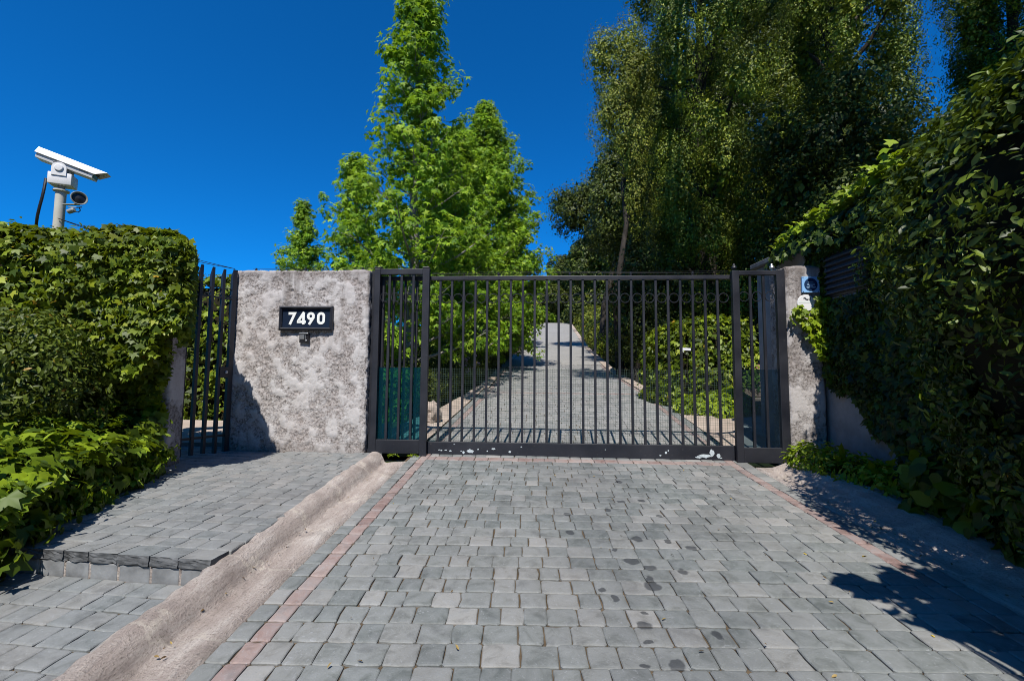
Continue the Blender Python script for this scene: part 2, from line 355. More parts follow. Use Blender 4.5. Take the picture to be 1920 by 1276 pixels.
M['innerpaver'] = paver_mat('inner_drive_paver', [(0, (0.165, 0.167, 0.162)), (0.5, (0.205, 0.205, 0.197)), (1, (0.255, 0.245, 0.23))])
def far_road():
    t = NT('upper_driveway_paving')
    br = t.n('ShaderNodeTexBrick'); t.l(t.coord(), br.inputs['Vector'])
    br.inputs['Scale'].default_value = 1.0; br.inputs['Brick Width'].default_value = 0.16; br.inputs['Row Height'].default_value = 0.157
    br.inputs['Mortar Size'].default_value = 0.008; br.inputs['Color1'].default_value = (0.21, 0.21, 0.205, 1); br.inputs['Color2'].default_value = (0.27, 0.266, 0.255, 1)
    br.inputs['Mortar'].default_value = (0.17, 0.145, 0.115, 1)
    n = t.noise(0.6, 5); c = t.mix(t.ramp(n, [(0.4, 0.0), (0.7, 0.4)]), br.outputs[0], (0.30, 0.288, 0.27))
    return t.done(t.bsdf(c, 0.7, 0.25))
M['far_road'] = far_road()
def ground_mat():
    t = NT('ground_soil'); n = t.noise(0.35, 6); f = t.noise(14, 7, 0.7)
    c = t.ramp(n, [(0.4, (0.05, 0.085, 0.014)), (0.6, (0.075, 0.062, 0.035))])
    c = t.mix(t.ramp(f, [(0.4, 0.0), (0.65, 0.7)]), c, (0.028, 0.036, 0.010))
    return t.done(t.bsdf(c, 0.95, 0.1, 0, t.bump(f, 1.0, 0.05)))
M['ground'] = ground_mat()
def lawn_mat():
    t = NT('mown_grass'); n = t.noise(1.2, 6); f = t.noise(40, 6, 0.7)
    c = t.ramp(n, [(0.35, (0.13, 0.24, 0.016)), (0.65, (0.19, 0.31, 0.02))])
    c = t.mix(t.ramp(f, [(0.45, 0.0), (0.65, 0.5)]), c, (0.06, 0.12, 0.01))
    return t.done(t.bsdf(c, 0.9, 0.1, 0, t.bump(f, 0.8, 0.03)))
M['lawn'] = lawn_mat()

# ------------------------------------------------------------------ leaves
def star_tmpl(angles, lens, notch):
    pts = [(0, 0, 0)]; out = [(0.10*math.cos(R(-165))*1.0, 0.10*math.sin(R(-165)), 0)]
    for i, (a, L) in enumerate(zip(angles, lens)):
        out.append((L*math.cos(R(a)), L*math.sin(R(a)), -0.16*L))
        if i < len(angles)-1:
            m = (a+angles[i+1])/2; out.append((notch*math.cos(R(m)), notch*math.sin(R(m)), 0.02))
    out.append((0.10*math.cos(R(165)), 0.10*math.sin(R(165)), 0))
    V = np.array(pts+out); T = [(0, i, i+1) for i in range(1, len(out))]
    return V, np.array(T)
T_STAR = star_tmpl([-115, -58, 0, 58, 115], [0.62, 0.92, 1.0, 0.92, 0.62], 0.36)
T_IVY = star_tmpl([-112, -52, 0, 52, 112], [0.58, 0.74, 1.0, 0.74, 0.58], 0.50)
T_OVAL = (np.array([(0, 0, 0), (.32, .19, .05), (.7, .16, .04), (1, 0, -.08), (.7, -.16, .04), (.32, -.19, .05), (.35, 0, 0), (.7, 0, -.015)]),
          np.array([(0, 6, 1), (6, 7, 2), (6, 2, 1), (7, 3, 2), (0, 5, 6), (6, 4, 7), (6, 5, 4), (7, 4, 3)]))
T_BROAD = (np.array([(0, 0, 0), (.18, .30, .05), (.55, .36, .03), (1, 0, -.14), (.55, -.36, .03), (.18, -.30, .05), (.3, 0, 0), (.65, 0, -.02)]), T_OVAL[1])
T_DIA = (np.array([(0, 0, 0), (.5, .30, .06), (1, 0, -.04), (.5, -.30, .06)]), np.array([(0, 2, 1), (0, 3, 2)]))
T_BLADE = (np.array([(0, -.05, 0), (0, .05, 0), (.6, .03, .02), (.6, -.03, .02), (1, 0, -.1)]), np.array([(0, 1, 2), (0, 2, 3), (3, 2, 4)]))
def nrm(a): return a/(np.linalg.norm(a, axis=-1, keepdims=True)+1e-9)
def leaves(rng, P, N, size, tmpl, droop=0.5, jit=0.6, tipdir=None):
    P = np.asarray(P, float); n = len(P)
    N = nrm(np.asarray(N, float) + rng.normal(0, jit, (n, 3)))
    t = rng.normal(0, 1, (n, 3)) + np.array([0, 0, -droop*2.0])
    if tipdir is not None: t = t*0.45 + tipdir
    t = nrm(t - N*np.sum(t*N, 1, keepdims=True)); b = np.cross(N, t)
    s = np.asarray(size)*np.ones(n)
    tv, tt = tmpl; k = len(tv)
    V = P[:, None, :] + s[:, None, None]*(tv[None, :, 0:1]*t[:, None, :] + tv[None, :, 1:2]*b[:, None, :] + tv[None, :, 2:3]*N[:, None, :])
    T = tt[None, :, :] + (np.arange(n)*k)[:, None, None]
    return V.reshape(-1, 3), T.reshape(-1, 3)
def join(parts):
    Vs = []; Ts = []; o = 0
    for V, T in parts: Vs.append(V); Ts.append(T+o); o += len(V)
    return np.concatenate(Vs), np.concatenate(Ts)
def fib_dirs(rng, n):
    d = rng.normal(0, 1, (n, 3)); return nrm(d)
_NR = np.random.default_rng(4)
_KW = [(_NR.normal(0, 1, 3), _NR.uniform(0, 6.28)) for _ in range(14)]
def wob(P, scale):                      # cheap smooth noise in about -1..1
    a = np.zeros(len(P))
    for i, (k, ph) in enumerate(_KW): a += np.sin(P@k*scale*(0.7+0.16*i)+ph)/(1+0.12*i)
    return a/5.0
def clumped(rng, P, N, keep, scale):    # drop leaves where the noise is low, so gaps open between clumps
    w = wob(P, scale); m = rng.uniform(-1, 1, len(P))*0.35 + w > np.quantile(w, 1-keep); return P[m], N[m]

def tree_trunk(mb, base, top, r0, rng, n=9, sides=9, sway=0.12):
    base = np.array(base, float); top = np.array(top, float); P = []; rad = []
    for i in range(n):
        t = i/(n-1); p = base+(top-base)*t
        if 0 < i < n-1: p = p+np.array([rng.normal(0, sway), rng.normal(0, sway), 0])
        P.append(p); rad.append(r0*(1-t)**0.8+0.012+(0.35*r0 if i == 0 else 0))
    mb.tube(P, rad, sides); return np.array(P)
def sweetgum(base, H, prof, nb, label, seed, ncl=4, nl=15, leaf=0.125, r0=0.11, low=0.07, lean=(0, 0), bushy=1.0, group='sweetgum trees along the drive'):
    rng = np.random.default_rng(seed)
    base = np.array(base, float); o = empty('sweetgum_tree', base, 0, label, 'tree', group)
    mb = MB(); TP = tree_trunk(mb, (0, 0, -0.1), (lean[0], lean[1], H), r0, rng, 12, 10, 0.05)
    tz = TP[:, 2]; CP = []; CN = []; az = rng.uniform(0, 6)
    for k in range(nb):
        t = low+(1-low)*((k+rng.uniform(-.3, .3))/nb); t = min(max(t, low), 0.985)
        az += 2.39996+rng.normal(0, .25); L = np.interp(t, prof[0], prof[1])*rng.uniform(0.72, 1.12)
        z = t*H; p0 = np.array([np.interp(z, tz, TP[:, 0]), np.interp(z, tz, TP[:, 1]), z])
        el = R(8+52*t+rng.normal(0, 8)); d = np.array([math.cos(az)*math.cos(el), math.sin(az)*math.cos(el), math.sin(el)])
        p1 = p0+d*L*0.55; p2 = p0+d*L+np.array([0, 0, 0.10*L])
        rb = max(0.006, 0.028*(1-t)*L/1.5+0.008); mb.tube([p0, p1, p2], [rb, rb*.65, 0.004], 5)
        m = max(2, int(round(ncl*bushy*(0.35+0.65*L/1.5))))
        for j in range(m):
            s = 0.30+0.70*(j+rng.uniform(.2, .8))/m if m > 1 else 0.9
            q = p0+(p2-p0)*s + rng.normal(0, 1, 3)*np.array([.20, .20, .14])*(0.4+0.6*s)*min(1, L)
            if rng.uniform() < 0.5: mb.tube([p0+(p2-p0)*s*0.9, q], [0.006, 0.003], 4)
            c = int(nl*rng.uniform(.6, 1.4)); rr = rng.uniform(0.15, 0.36)
            dd = fib_dirs(rng, c)*rr*rng.uniform(0.5, 1.0, (c, 1)); dd[:, 2] *= 0.85
            CP.append(q+dd); CN.append(nrm(dd)*0.8+np.array([0, -0.1, 0.55])+d*0.3)
    mb.build('trunk', M['pale_bark'], o, True)
    CP = np.concatenate(CP); CN = np.concatenate(CN)
    V, T = leaves(rng, CP, CN, leaf*rng.uniform(.6, 1.15, len(CP)), T_STAR, 0.75, 0.45)
    tri_obj('crown', V, T, M['sweetgum'], o); return o

def lobed_tree(base, name, lobes, mat, label, cat, seed, n_area=260, leaf=0.10, keep=0.72, trunk=None, group=None, tmpl=T_DIA, core=True, gap=1.6, hang=0.0, limbs=True, bark_m='dark_bark', sub=None):
    """lobes: (x, y, z, rx, ry, rz) relative to base; leaves fill a shell of each lobe"""
    rng = np.random.default_rng(seed); base = np.array(base, float)
    o = empty(name, base, 0, label, cat, group); parts = []
    mb = MB()
    if trunk:
        tree_trunk(mb, (0, 0, -0.3), trunk[0], trunk[1], rng, 9, 9, 0.10)
        if limbs:
            for (x, y, z, rx, ry, rz) in [l_[:6] for l_ in lobes]:
                zz = max(0.5, z-rz*0.9-0.25*math.hypot(x, y)); tt = min(zz/trunk[0][2], .95) if y > -3.5 else 0.94
                p0 = np.array(trunk[0])*tt; mid = (p0+np.array([x, y, z]))/2+rng.normal(0, .15, 3)+np.array([0, 0, 0.9 if y < -3.5 else 0])
                mb.tube([p0, mid, (x, y, z)], [trunk[1]*.42*(1-tt*.6), trunk[1]*.22, 0.02], 6)
    for lobe in lobes:
        x, y, z, rx, ry, rz = lobe[:6]; kp = lobe[6] if len(lobe) > 6 else keep
        rad = np.array([rx, ry, rz]); area = 4*math.pi*((rx*ry)**1.6/3+(rx*rz)**1.6/3+(ry*rz)**1.6/3)**(1/1.6); c0 = np.array([x, y, z])
        if sub:                          # sprays of leaves hung all over the lobe, some missing
            sr, per = sub; ns = int(area*n_area/per); d = fib_dirs(rng, ns)
            C_ = d*rad*(1+0.30*wob(d*rad+c0, gap*0.8)+rng.normal(0, .09, ns)-0.05)[:, None]+c0; C_, d = clumped(rng, C_, d, kp, gap*0.7)
            ns = len(C_); sc = rng.uniform(.55, 1.35, ns)*sr; q = fib_dirs(rng, ns*per).reshape(ns, per, 3)*rng.uniform(.25, 1, (ns, per, 1))
            P = C_[:, None, :]+q*sc[:, None, None]*np.array([1, 1, 1.25]); N = nrm(q)*0.6+nrm(d/rad)[:, None, :]*0.9+np.array([0, 0, .25])
            P = P.reshape(-1, 3); N = N.reshape(-1, 3)
            parts.append(leaves(rng, P, N, leaf*rng.uniform(.55, 1.2, len(P)), tmpl, 0.5+hang, 0.33))
        else:
            n = int(area*n_area); d = fib_dirs(rng, n)
            bumpy = 1+0.20*wob(d*rad+c0, gap)
            sh = 1-np.abs(rng.normal(0, 0.13, n))
            P = d*rad*(bumpy*sh)[:, None]+c0; N = nrm(d/rad)
            P, N = clumped(rng, P, N, keep, gap*1.3)
            N = N+np.array([0, 0, 0.35]); parts.append(leaves(rng, P, N, leaf*rng.uniform(.55, 1.2, len(P)), tmpl, 0.5+hang, 0.55))
        if core:                         # sparse inner leaves stop the light deep in the crown
            n2 = int(area*min(n_area, 400)*0.10); d = fib_dirs(rng, n2); P = d*rad*rng.uniform(.3, .7, (n2, 1))+c0
            parts.append(leaves(rng, P, d, leaf*2.2*rng.uniform(.7, 1.2, n2), tmpl, 0.3, 0.6))
    if mb.n: mb.build('trunk', M[bark_m], o, True)
    V, T = join(parts); tri_obj('crown' if trunk else 'foliage', V, T, M[mat], o); return o
def shrub(base, name, lobes, mat, label, cat, seed, leaf=0.06, n_area=700, keep=0.8, tmpl=T_OVAL, flowers=None, group=None, gap=3.0):
    o = lobed_tree(base, name, lobes, mat, label, cat, seed, n_area, leaf, keep, None, group, tmpl, True, gap)
    rng = np.random.default_rng(seed+1); mb = MB()
    for (x, y, z, rx, ry, rz) in lobes:
        for k in range(5):
            e = np.array([x, y, z])+rng.normal(0, .35, 3)*np.array([rx, ry, rz])
            mb.tube([(x*0.5+rng.normal(0, .06), y*0.5+rng.normal(0, .06), -0.1), (np.array([x, y, z])*0.6+rng.normal(0, .05, 3)), e], [0.018, 0.012, 0.004], 5)
    mb.build('stem', M['twig'], o)
    if flowers:
        fm, nf, fs = flowers; q = fib_dirs(rng, 9); V, T = leaves(rng, q*fs, q, fs*1.2, T_DIA, 0, 0.3)
        first = tri_obj('flower', V, T, M[fm], o); cnt = 0
        for (x, y, z, rx, ry, rz) in lobes:
            d = fib_dirs(rng, nf); d[:, 2] = np.abs(d[:, 2])*0.9; d[:, 1] = -np.abs(d[:, 1]); d = nrm(d)
            for c in d*np.array([rx, ry, rz])*1.03+np.array([x, y, z]):
                f = first if cnt == 0 else first.copy()
                if cnt: COL.objects.link(f)
                f.parent = o; f.location = tuple(c); f.rotation_euler = tuple(rng.uniform(0, 6, 3)); cnt += 1
    return o

# ------------------------------------------------------------------ terrain
def grid_sheet(name, xs, ys, zf, mat, **kw):
    X, Y = np.meshgrid(xs, ys); Z = zf(X, Y); V = np.stack([X, Y, Z], -1).reshape(-1, 3)
    nx, ny = len(xs), len(ys); i = np.arange(nx*ny).reshape(ny, nx)
    Q = np.stack([i[:-1, :-1], i[:-1, 1:], i[1:, 1:], i[1:, :-1]], -1).reshape(-1, 4)
    o = tri_obj(name, V, Q, mat, None, True); return tag(o, kind='structure', **kw)
gx = np.concatenate([np.linspace(-900, -40, 14), np.linspace(-34, 44, 157), np.linspace(55, 900, 14)])
gy = np.concatenate([np.linspace(-60, -8, 12), np.arange(-6, 90, 0.5), np.linspace(95, 1200, 24)])
grid_sheet('ground', gx, gy, lambda X, Y: gz(X, Y)-0.09-0.06*(np.abs(X-roadx(Y)) < 2.9)*(Y > 6), M['ground'])
lx = np.linspace(0, 1, 40); ly = np.linspace(22, 62, 60)
def lawn_sheet():
    X, Y = np.meshgrid(lx, ly); Xr = roadx(Y)+4.0+X*26; Z = gz(Xr, Y)-0.03
    V = np.stack([Xr, Y, Z], -1).reshape(-1, 3); i = np.arange(X.size).reshape(X.shape)
    Q = np.stack([i[:-1, :-1], i[:-1, 1:], i[1:, 1:], i[1:, :-1]], -1).reshape(-1, 4)
    return tag(tri_obj('lawn', V, Q, M['lawn'], None, True), kind='structure')
lawn_sheet()

# ------------------------------------------------------------------ paving
GA = R(-3.05)                           # the gate line is turned by 3 degrees
GO = np.array([-1.09, 6.078, 0.0])      # left end of the sliding gate
gdx, gdy = math.cos(GA), math.sin(GA)
def G(s, d, z=0.0): return np.array([GO[0]+s*gdx-d*gdy, GO[1]+s*gdy+d*gdx, z])
def lx_red(Y): return np.where(Y < 6, -1.300+0.031*Y, roadx(Y)-1.94-0.0*Y)         # left edge of the left red strip
def rx_red(Y): return np.where(Y < 6, 2.555+0.018*Y, roadx(Y)+1.94)
LX = lambda Y: np.interp(Y, [-3, 2.1, 5.7, 7.5, 11.3, 17, 30], [-1.40, -1.31, -1.165, -1.0, -0.62, -0.30, 0.82])
RXE = lambda Y: np.interp(Y, [-3, 2.1, 5.4, 7.5, 11.3, 17, 30], [2.62, 2.66, 2.735, 2.90, 3.24, 3.57, 4.68])
def rowtilt(Y): return np.interp(Y, [1.5, 5.8, 12, 20], [0.0, GA, GA*0.6, R(-4)])
def paver(mb, cx, cy, w, h, ang, rng, zf, top=0.0, ch=0.009, bev=0.005, tiltj=0.007, xmax=None):
    """one rough cut stone: irregular eight sided outline, worn rounded edge, slight tilt"""
    ca, sa = math.cos(ang), math.sin(ang)
    w2, h2 = w/2, h/2; c = ch*rng.uniform(.5, 1.6)
    o = [(-w2+c, -h2), (0, -h2+rng.normal(0, .0025)), (w2-c, -h2), (w2, -h2+c), (w2+rng.normal(0, .0025), 0), (w2, h2-c), (w2-c, h2), (0, h2+rng.normal(0, .0025)), (-w2+c, h2), (-w2, h2-c), (-w2+rng.normal(0, .0025), 0), (-w2, -h2+c)]
    o = [(x+rng.normal(0, .0018), y+rng.normal(0, .0018)) for x, y in o]
    tx, ty, dz = rng.normal(0, tiltj), rng.normal(0, tiltj), rng.normal(0, .0018)+top
    V = []
    for k, (ins, zz) in enumerate(((1.0, -0.03), (1.0, -bev*1.25), (1-bev*0.8/min(w2, h2), -bev*0.35), (1-bev*2.4/min(w2, h2), 0.0))):
        for (x, y) in o:
            X = cx+(x*ca-y*sa)*ins; Y = cy+(x*sa+y*ca)*ins
            if xmax is not None: X = min(X, xmax(Y)-(0.004 if k > 1 else 0))
            V.append((X, Y, float(zf(X, Y))+zz+dz+(x*tx+y*ty)))
    if xmax is not None: cx = min(cx, xmax(cy)-0.02)
    V.append((cx, cy, float(zf(cx, cy))+dz+0.0012)); n = 12; F = []
    for k in range(3):
        for i in range(n):
            j = (i+1) % n; F.append((k*n+i, k*n+j, (k+1)*n+j, (k+1)*n+i))
    for i in range(n): F.append((3*n+i, 3*n+(i+1) % n, 4*n))
    mb.add(V, F)
droadz = lambda X, Y: roadz(Y)
rng = np.random.default_rng(7)
mbp, mbr, mbi = MB(), MB(), MB()
PITCHR = 0.1545
Y = 1.15; rowi = 0; YEND = 19.5
rows = []
while Y < YEND: rows.append(Y); Y += PITCHR*rng.uniform(.97, 1.03)
gate_row_y = 5.80
for ri, Y in enumerate(rows):
    tl = float(rowtilt(Y)); xa, xb = float(LX(Y)), float(RXE(Y)); xc = (xa+xb)/2
    pit = rows[ri+1]-Y if ri+1 < len(rows) else PITCHR
    def put(mb, x0, x1, gap=0.0050):
        cx = (x0+x1)/2; cy = Y+pit/2+(cx-xc)*math.tan(tl)
        paver(mb, cx, cy, x1-x0-gap*rng.uniform(.5, 1.5), pit-gap*rng.uniform(.5, 1.3), tl+rng.normal(0, .005), rng, droadz)
    red_row = abs(Y+pit/2-gate_row_y) < PITCHR/2 or abs(Y+pit/2-11.3) < PITCHR/2
    put(mbr, xa, xa+0.105); put(mbr, xb-0.105, xb)
    if Y < 12: put(mbp, xa-0.118, xa-0.001); put(mbp, xb+0.001, xb+0.15)
    x = xa+0.105; first = True
    lim = xb-0.105
    while x < lim-0.01:
        w = rng.uniform(.122, .192)
        if first: w *= rng.uniform(.35, 1.0); first = False
        if lim-x-w < 0.07: w = lim-x
        put(mbr if red_row else (mbp if Y < 6.05 else mbi), x, x+w); x += w
drv = mbp.build('driveway', M['paver']); tag(drv, kind='structure')
tag(mbi.build('inner_driveway', M['innerpaver']), kind='structure')
redo = mbr.build('driveway_border', M['redpaver']); tag(redo, kind='structure')
def strip(name, ys, fa, fb, dz, mat, nx=6):
    t = np.linspace(0, 1, nx); Tm, Ym = np.meshgrid(t, ys); X = fa(Ym)+(fb(Ym)-fa(Ym))*Tm; Z = roadz(Ym)+dz
    V = np.stack([X, Ym, Z], -1).reshape(-1, 3); i = np.arange(X.size).reshape(X.shape)
    Q = np.stack([i[:-1, :-1], i[:-1, 1:], i[1:, 1:], i[1:, :-1]], -1).reshape(-1, 4)
    return tag(tri_obj(name, V, Q, mat, None, True), kind='structure')
strip('driveway_bed', np.arange(-3, 19.6, 0.4), lambda y: LX(y)-0.17, lambda y: RXE(y)+0.17, -0.0135, M['joint'])
strip('upper_driveway', np.concatenate([np.arange(19.5, 66, 0.8), [70, 80]]), lambda y: roadx(y)-1.95, lambda y: roadx(y)+1.95, 0.0, M['far_road'])
strip('upper_left_border', np.arange(12, 66, 0.8), lambda y: roadx(y)-2.25, lambda y: roadx(y)-1.955, 0.012, M['apron'], 2)
strip('upper_right_border', np.arange(12, 66, 0.8), lambda y: roadx(y)+1.955, lambda y: roadx(y)+2.25, 0.012, M['apron'], 2)
strip('street', np.array([-60, -30, -10, -3.02]), lambda y: -40+0*y, lambda y: 40+0*y, -0.01, M['far_road'])

# kerbs: a concrete gutter whose outer side swells into a rounded kerb
def kerb(name, ys, prof, fx, side, seed):
    rngk = np.random.default_rng(seed); V = []; m = len(prof)
    for Y in ys:
        jx, jz = rngk.normal(0, .006), rngk.normal(0, .005)
        for k, (u, z) in enumerate(prof):
            q = mnoise.noise(Vector((u*6, Y*1.3, seed)))*0.009*(1 if k > 1 else 0.2)
            V.append((float(fx(Y))+side*(u+(jx if k > 2 else 0)), Y, float(roadz(Y))+z+(jz if k > 2 else 0)+q))
    i = np.arange(len(V)).reshape(len(ys), m)
    Q = np.stack([i[:-1, :-1], i[:-1, 1:], i[1:, 1:], i[1:, :-1]], -1).reshape(-1, 4)
    return tag(tri_obj(name, np.array(V), Q, M['kerb'], None, True), kind='structure')
def kerb_mat():
    t = NT('gutter_concrete'); mk = t.n('ShaderNodeMapping'); mk.inputs['Scale'].default_value = (1.5, 0.42, 1.5); t.l(t.coord(), mk.inputs[0])
    n = t.noise(5.5, 9, 0.72, mk.outputs[0]); f = t.noise(75, 7, 0.75); st = t.noise(2.2, 7, 0.68, dist=0.8)
    c = t.ramp(n, [(0.30, (0.305, 0.252, 0.225)), (0.52, (0.42, 0.362, 0.327)), (0.68, (0.55, 0.50, 0.46))])
    sx = t.n('ShaderNodeSeparateXYZ'); t.l(t.coord(), sx.inputs[0])
    y = t.math('ADD', sx.outputs[1], t.math('MULTIPLY', t.math('SUBTRACT', t.noise(3.5, 5), 0.5), 0.75))
    j = t.math('ABSOLUTE', t.math('SUBTRACT', t.math('FRACT', t.math('MULTIPLY', y, 1.45)), 0.5))
    c = t.mix(t.ramp(j, [(0.0, 0.9), (0.045, 0.0)]), c, (0.52, 0.46, 0.40))       # pale mortar patches at the joints
    c = t.mix(t.ramp(st, [(0.5, 0.0), (0.7, 0.55)]), c, (0.155, 0.128, 0.113))
    c = t.mix(t.ramp(f, [(0.52, 0.0), (0.66, 0.65)]), c, (0.105, 0.085, 0.072))
    return t.done(t.bsdf(c, 0.92, 0.12, 0, t.bump(t.math('ADD', f, t.math('MULTIPLY', n, 2.0)), 1.0, 0.016)))
M['kerb'] = kerb_mat()
KP = [(0.118, -0.03), (0.118, 0.003), (0.25, -0.002), (0.36, -0.016), (0.385, -0.006), (0.402, 0.036), (0.425, 0.078), (0.458, 0.108), (0.498, 0.120), (0.538, 0.117), (0.564, 0.100), (0.570, -0.12)]
kerb('kerb', np.arange(0.9, 5.80, 0.06), KP, lambda y: LX(y), -1, 3)
KP2 = [(0.152, -0.03), (0.152, 0.004), (0.26, 0.0), (0.34, 0.006), (0.42, 0.03), (0.5, 0.07), (0.58, 0.10), (0.68, 0.11), (0.8, 0.10), (0.95, -0.05)]
kerb('kerb_right', np.arange(0.5, 5.62, 0.06), KP2, lambda y: RXE(y), 1, 5)
def kerb_cap(p, r, h, seed):             # worn rounded end of the kerb at the gate
    return None
# inside the gate: pale concrete aprons on both sides of the drive
for nm, sgn, fx in (('apron', -1, LX), ('apron_right', 1, RXE)):
    ys = np.arange(6.22, 12.1, 0.15); V = []
    for Yv in ys:
        w = float(np.interp(Yv, [6.2, 7.6, 8.6, 10.5, 12.2], [0.9, 0.75, 0.52, 0.38, 0.28]))
        for k, (q, z) in enumerate(((0.153, 0.004), (0.28, 0.0), (w*0.7, 0.03), (w, 0.07), (w+0.06, -0.08))):
            V.append((float(fx(Yv))+sgn*q, Yv, float(roadz(Yv))+z+mnoise.noise(Vector((q*4, Yv*2, sgn)))*0.01))
    i = np.arange(len(V)).reshape(len(ys), 5)
    Q = np.stack([i[:-1, :-1], i[:-1, 1:], i[1:, 1:], i[1:, :-1]], -1).reshape(-1, 4)
    tag(tri_obj(nm, np.array(V), Q, M['apron'], None, True), kind='structure')
# a concrete threshold under the gate and paved yards left and right behind it
def slab(name, pts, z0f, mat, th=0.1):
    mb = MB(); n = len(pts)
    mb.add([(x, y, z0f(x, y)) for x, y in pts]+[(x, y, z0f(x, y)-th) for x, y in pts], [tuple(range(n)), tuple(range(2*n-1, n-1, -1))]+[(i, n+i, n+(i+1) % n, (i+1) % n) for i in range(n)])
    return tag(mb.build(name, mat), kind='structure')
slab('yard', [(-6.5, 6.5), (-1.95, 6.42), (-1.95, 7.7), (-6.5, 7.9)], lambda x, y: float(roadz(y))+0.035, M['apron'])
slab('yard_right', [(3.45, 5.95), (6.5, 5.95), (6.5, 8.6), (3.5, 8.6)], lambda x, y: float(roadz(y))+0.02, M['apron'])

# pavement on the left: an upper level and a lower one, one step between
SWA = R(-7.0)
def z_up(X, Y): return np.interp(Y, [1.5, 2.9, 6.2, 7.0], [-0.14, -0.085, 0.052, 0.058])
def z_lo(X, Y): return roadz(Y)-0.012
def kout(Y): return float(LX(Y))-0.545
stepY = lambda X: 2.93-0.123*(X+1.93)       # the step runs square to the walk
def walk(name, y0, y1, zf, seed, inside, yb):
    rw = np.random.default_rng(seed); mb = MB(); ca, sa = math.cos(SWA), math.sin(SWA); P = 0.150
    for r_ in range(-14, 50):
        off = 0.0 if r_ % 2 == 0 else P*0.12
        u = -34*P+off
        while u < 8*P:
            w = P*rw.uniform(.94, 1.06)
            cu, cv = u+w/2, r_*P
            x = -1.93+cu*ca-cv*sa; y = 2.93+0.078+cu*sa+cv*ca
            if inside(x, y): paver(mb, x, y, w-0.0055, P-0.0055, SWA+rw.normal(0, .006), rw, zf, 0, 0.007, 0.005, 0.006, lambda yy: kout(min(yy, 5.9))+0.03)
            u += w
    o = mb.build(name, M['walkpaver']); tag(o, kind='structure')
    return o
walk('pavement', 2.9, 6.4, z_up, 11, lambda x, y: y > stepY(x)+0.20 and y < 6.9 and x < kout(min(y, 5.9))+0.075 and x > -5.2 and not (x > -3.72 and y > 6.15), 0)
walk('lower_pavement', 1.0, 2.9, z_lo, 12, lambda x, y: y < stepY(x)+0.02 and y > 0.9 and x < kout(y)+0.075 and x > -5.0, 0)
slab('pavement_bed', [(-5.4, stepY(-5.4)+0.02), (kout(2.93)-0.01, stepY(-2)+0.06), (kout(4.3)+0.0, 4.3), (kout(5.9)+0.0, 5.95), (kout(5.9)+0.0, 6.2), (-3.6, 6.25), (-3.6, 7.2), (-5.4, 7.2)], lambda x, y: float(z_up(x, y))-0.012, M['joint'], 0.3)
slab('lower_pavement_bed', [(-5.4, 0.6), (kout(0.9)+0.03, 0.6), (kout(2.9)+0.03, 2.92), (-5.4, 3.4)], lambda x, y: float(z_lo(x, y))-0.012, M['joint'], 0.15)
def step_edge():
    rs = np.random.default_rng(21); mb = MB(); mr = MB(); ca, sa = math.cos(SWA), math.sin(SWA)
    u = -0.035
    while u < 3.3:
        w = rs.uniform(.17, .23); x0 = kout(2.93)-0.02-u; xm = x0-w/2
        bm = bmesh.new(); bmesh.ops.create_cube(bm, size=1.0); bmesh.ops.subdivide_edges(bm, edges=bm.edges[:], cuts=5, use_grid_fill=True)
        for v in bm.verts:
            p = Vector((v.co.x*(w-0.004), v.co.y*0.20, v.co.z*0.062))
            fr = max(0, 0.5-abs(v.co.y+0.5)*2.0)
            if v.co.y < -0.3 and v.co.z < 0.45:
                p.y += mnoise.noise(Vector((p.x*16+u*9, p.z*22, 3.3)))*0.011+0.002*rs.normal()
                p.z += mnoise.noise(Vector((p.x*14+u*9, p.y*14, 8.3)))*0.008
            if v.co.z > 0.45: p.z += rs.normal()*0.0007
            q = Vector((p.x*ca-p.y*sa, p.x*sa+p.y*ca, p.z)); yy = float(stepY(xm))+0.10
            v.co = q+Vector((xm, yy, float(z_up(xm, yy))-0.031))
        mb.bm(bm)
        w2 = w-0.014; yy = float(stepY(xm))+0.036
        Mx = Matrix.Translation((xm, yy, 0)) @ Matrix.Rotation(SWA, 4, 'Z')
        zt = float(z_up(xm, yy))-0.064; zb = float(z_lo(xm, yy))-0.03
        mr.box(-w2/2, w2/2, -0.03, 0.03, zb, zt, 0.006, Mx); u += w
    o = mb.build('step_edge', [M['stone_edge'], M['walkpaver']]); tag(o, kind='structure')
    for p in o.data.polygons: p.material_index = 1 if p.normal.z > 0.85 else 0
    o = mr.build('step_riser', M['riser']); tag(o, kind='structure')
    slab('step_mortar', [(kout(2.93)-0.02, stepY(kout(2.93))+0.012), (kout(2.93)-0.02, stepY(kout(2.93))+0.16), (-5.3, stepY(-5.3)+0.16), (-5.3, stepY(-5.3)+0.012)], lambda x, y: float(z_up(x, y))-0.066, M['kerb'], 0.3)
step_edge()

